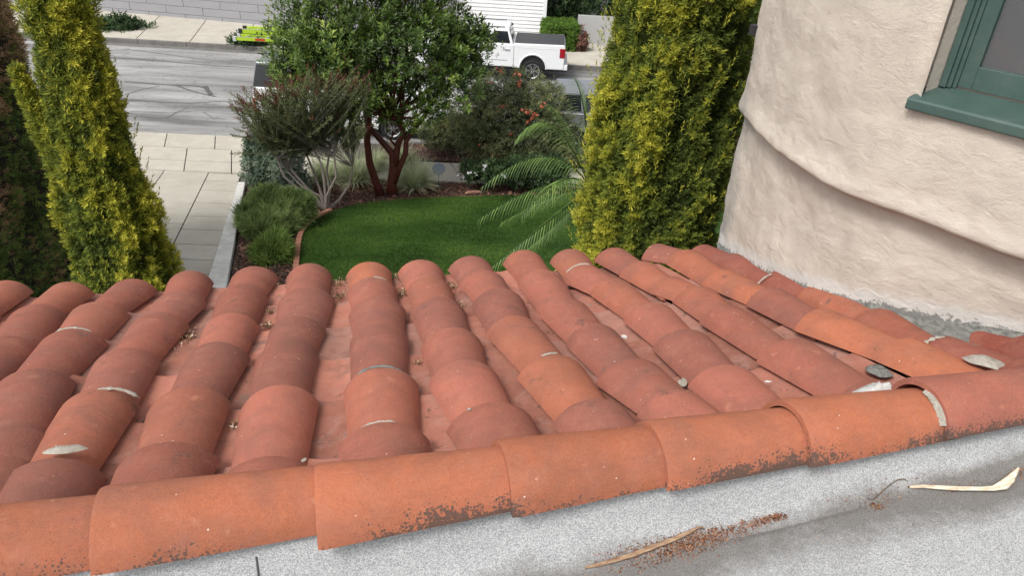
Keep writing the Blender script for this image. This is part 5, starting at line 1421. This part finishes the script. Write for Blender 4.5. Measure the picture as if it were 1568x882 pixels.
for yk in (-.78, .78): MB().tube([(-.7, yk, 2.42), (2.1, yk, 2.42)], .016, 6).build('rack_rail', M_BLK, van, True)
M_LIME = plain('lime_ladder_paint', (.36, .52, .03), .5, .08); M_ALU = plain('ladder_aluminium', (.60, .61, .60), .4, .05, 5, .5, 0, .4); M_RL = plain('red_label', (.48, .05, .03), .5)
ldr = thing('extension_ladder', 'lime green extension ladder lying on top of the van rack', 'ladder', (0, 0, 0), dv_)
lp = atZ(361, 60, 2.57); ldr.location = (lp.x, lp.y, 2.57)
# two sections, the rails seen side-on
for (y0, z0, nm) in ((-.10, 0, 0), (-.02, .20, 1)):
    for yk in (0, .42):
        MB().box(.02 if nm == 0 else .22, 4.4, y0+yk, y0+yk+.035, z0, z0+.10+.02*nm).build('rail', M_LIME, ldr, bevel=.006)
    for k in range(13):
        x = .30+k*.305; MB().box(x-.018, x+.018, y0+.035, y0+.42, z0+.035, z0+.07).build('rung', M_ALU, ldr)
    MB().box(.22 if nm else .02, 4.38, y0-.006, y0-.002, z0+.105+.02*nm, z0+.118+.02*nm).build('rail_edge', M_ALU, ldr)
for yk in (-.10, .32): MB().box(-.05, .05, yk-.02, yk+.06, -.02, .12).build('foot', M_ALU, ldr, bevel=.006)
for yk in (-.02, .40): MB().box(.12, .24, yk-.01, yk+.045, .19, .33).build('end_cap', M_BLK, ldr, bevel=.006)
MB().box(.62, .92, -.104, -.101, .015, .085).build('label_plate', M_RL, ldr)
# silver hatchback, near kerb right
p1 = atY(836, 170, 21.3)
car = thing('silver_car', 'silver hatchback with dark glass parked behind the orange flowering shrub', 'car', (0, 0, 0), dv_)
nb_ = Vector((p1.x, near_kerb(p1.x)+.3, 0)); oo = rv @ Vector((-.85, -.88, 0)); car.location = (nb_.x-oo.x, nb_.y-oo.y, 0)
top = [(3.6, .7), (3.55, .95), (2.9, 1.10), (-.82, 1.14), (-.88, 1.04), (-.88, .6)]
vehicle(car, -.88, 3.6, .30, [0, 2.7], .35, top, .90, M_SP, (-.82, 2.6, 1.12), (-.52, 1.75, 1.74), .87, .70, [(.08, .30, .1, .84), (.34, .58, .1, .84), (.62, .82, .1, .84)], [(-.9, -.78, .85, 1.12)], [(.5, .45, 1.1), (1.5, .45, 1.1)], [(.75, .98)], .345)

# tar crack seals on the asphalt
M_TAR = plain('tar_seal', (.10, .098, .095), .8)
def tar(pts, w_):
    P = [atZ(x, y, .004) for x, y in pts]; V = []; F = []
    Q = []
    for a, b in zip(P, P[1:]):
        n = max(1, int((b-a).length/.35))
        for k in range(n): Q.append(a.lerp(b, k/n))
    Q.append(P[-1])
    for i, p in enumerate(Q):
        d = (Q[min(i+1, len(Q)-1)]-Q[max(i-1, 0)]).normalized(); s = Vector((-d.y, d.x, 0)); ww = w_*(.65+.7*abs(noise.noise(p*1.3)))+.004
        j = s*.05*noise.noise(p*.9)
        V += [tuple(p+j+s*ww), tuple(p+j-s*ww)]
    for i in range(len(Q)-1): F.append((2*i, 2*i+1, 2*i+3, 2*i+2))
    mb = MB(); mb.v = V; mb.f = F; o = mb.build('tar_seal', M_TAR); o['kind'] = 'structure'; return o
tar([(150, 86), (240, 92), (330, 100), (395, 104)], .05); tar([(190, 124), (240, 128), (270, 130), (300, 131), (313, 134)], .06)
tar([(190, 144), (215, 137), (245, 131)], .03); tar([(272, 131), (295, 139), (315, 144), (330, 147)], .05)
tar([(200, 152), (250, 156), (290, 157), (340, 154), (375, 153)], .035); tar([(200, 170), (260, 172), (300, 169), (375, 170)], .022)
tar([(215, 177), (240, 181), (258, 179), (272, 170), (288, 165)], .022); tar([(310, 171), (325, 180), (345, 182)], .018); tar([(190, 74), (280, 86), (330, 92), (395, 94)], .03)
tar([(313, 131), (318, 138), (324, 145)], .11)
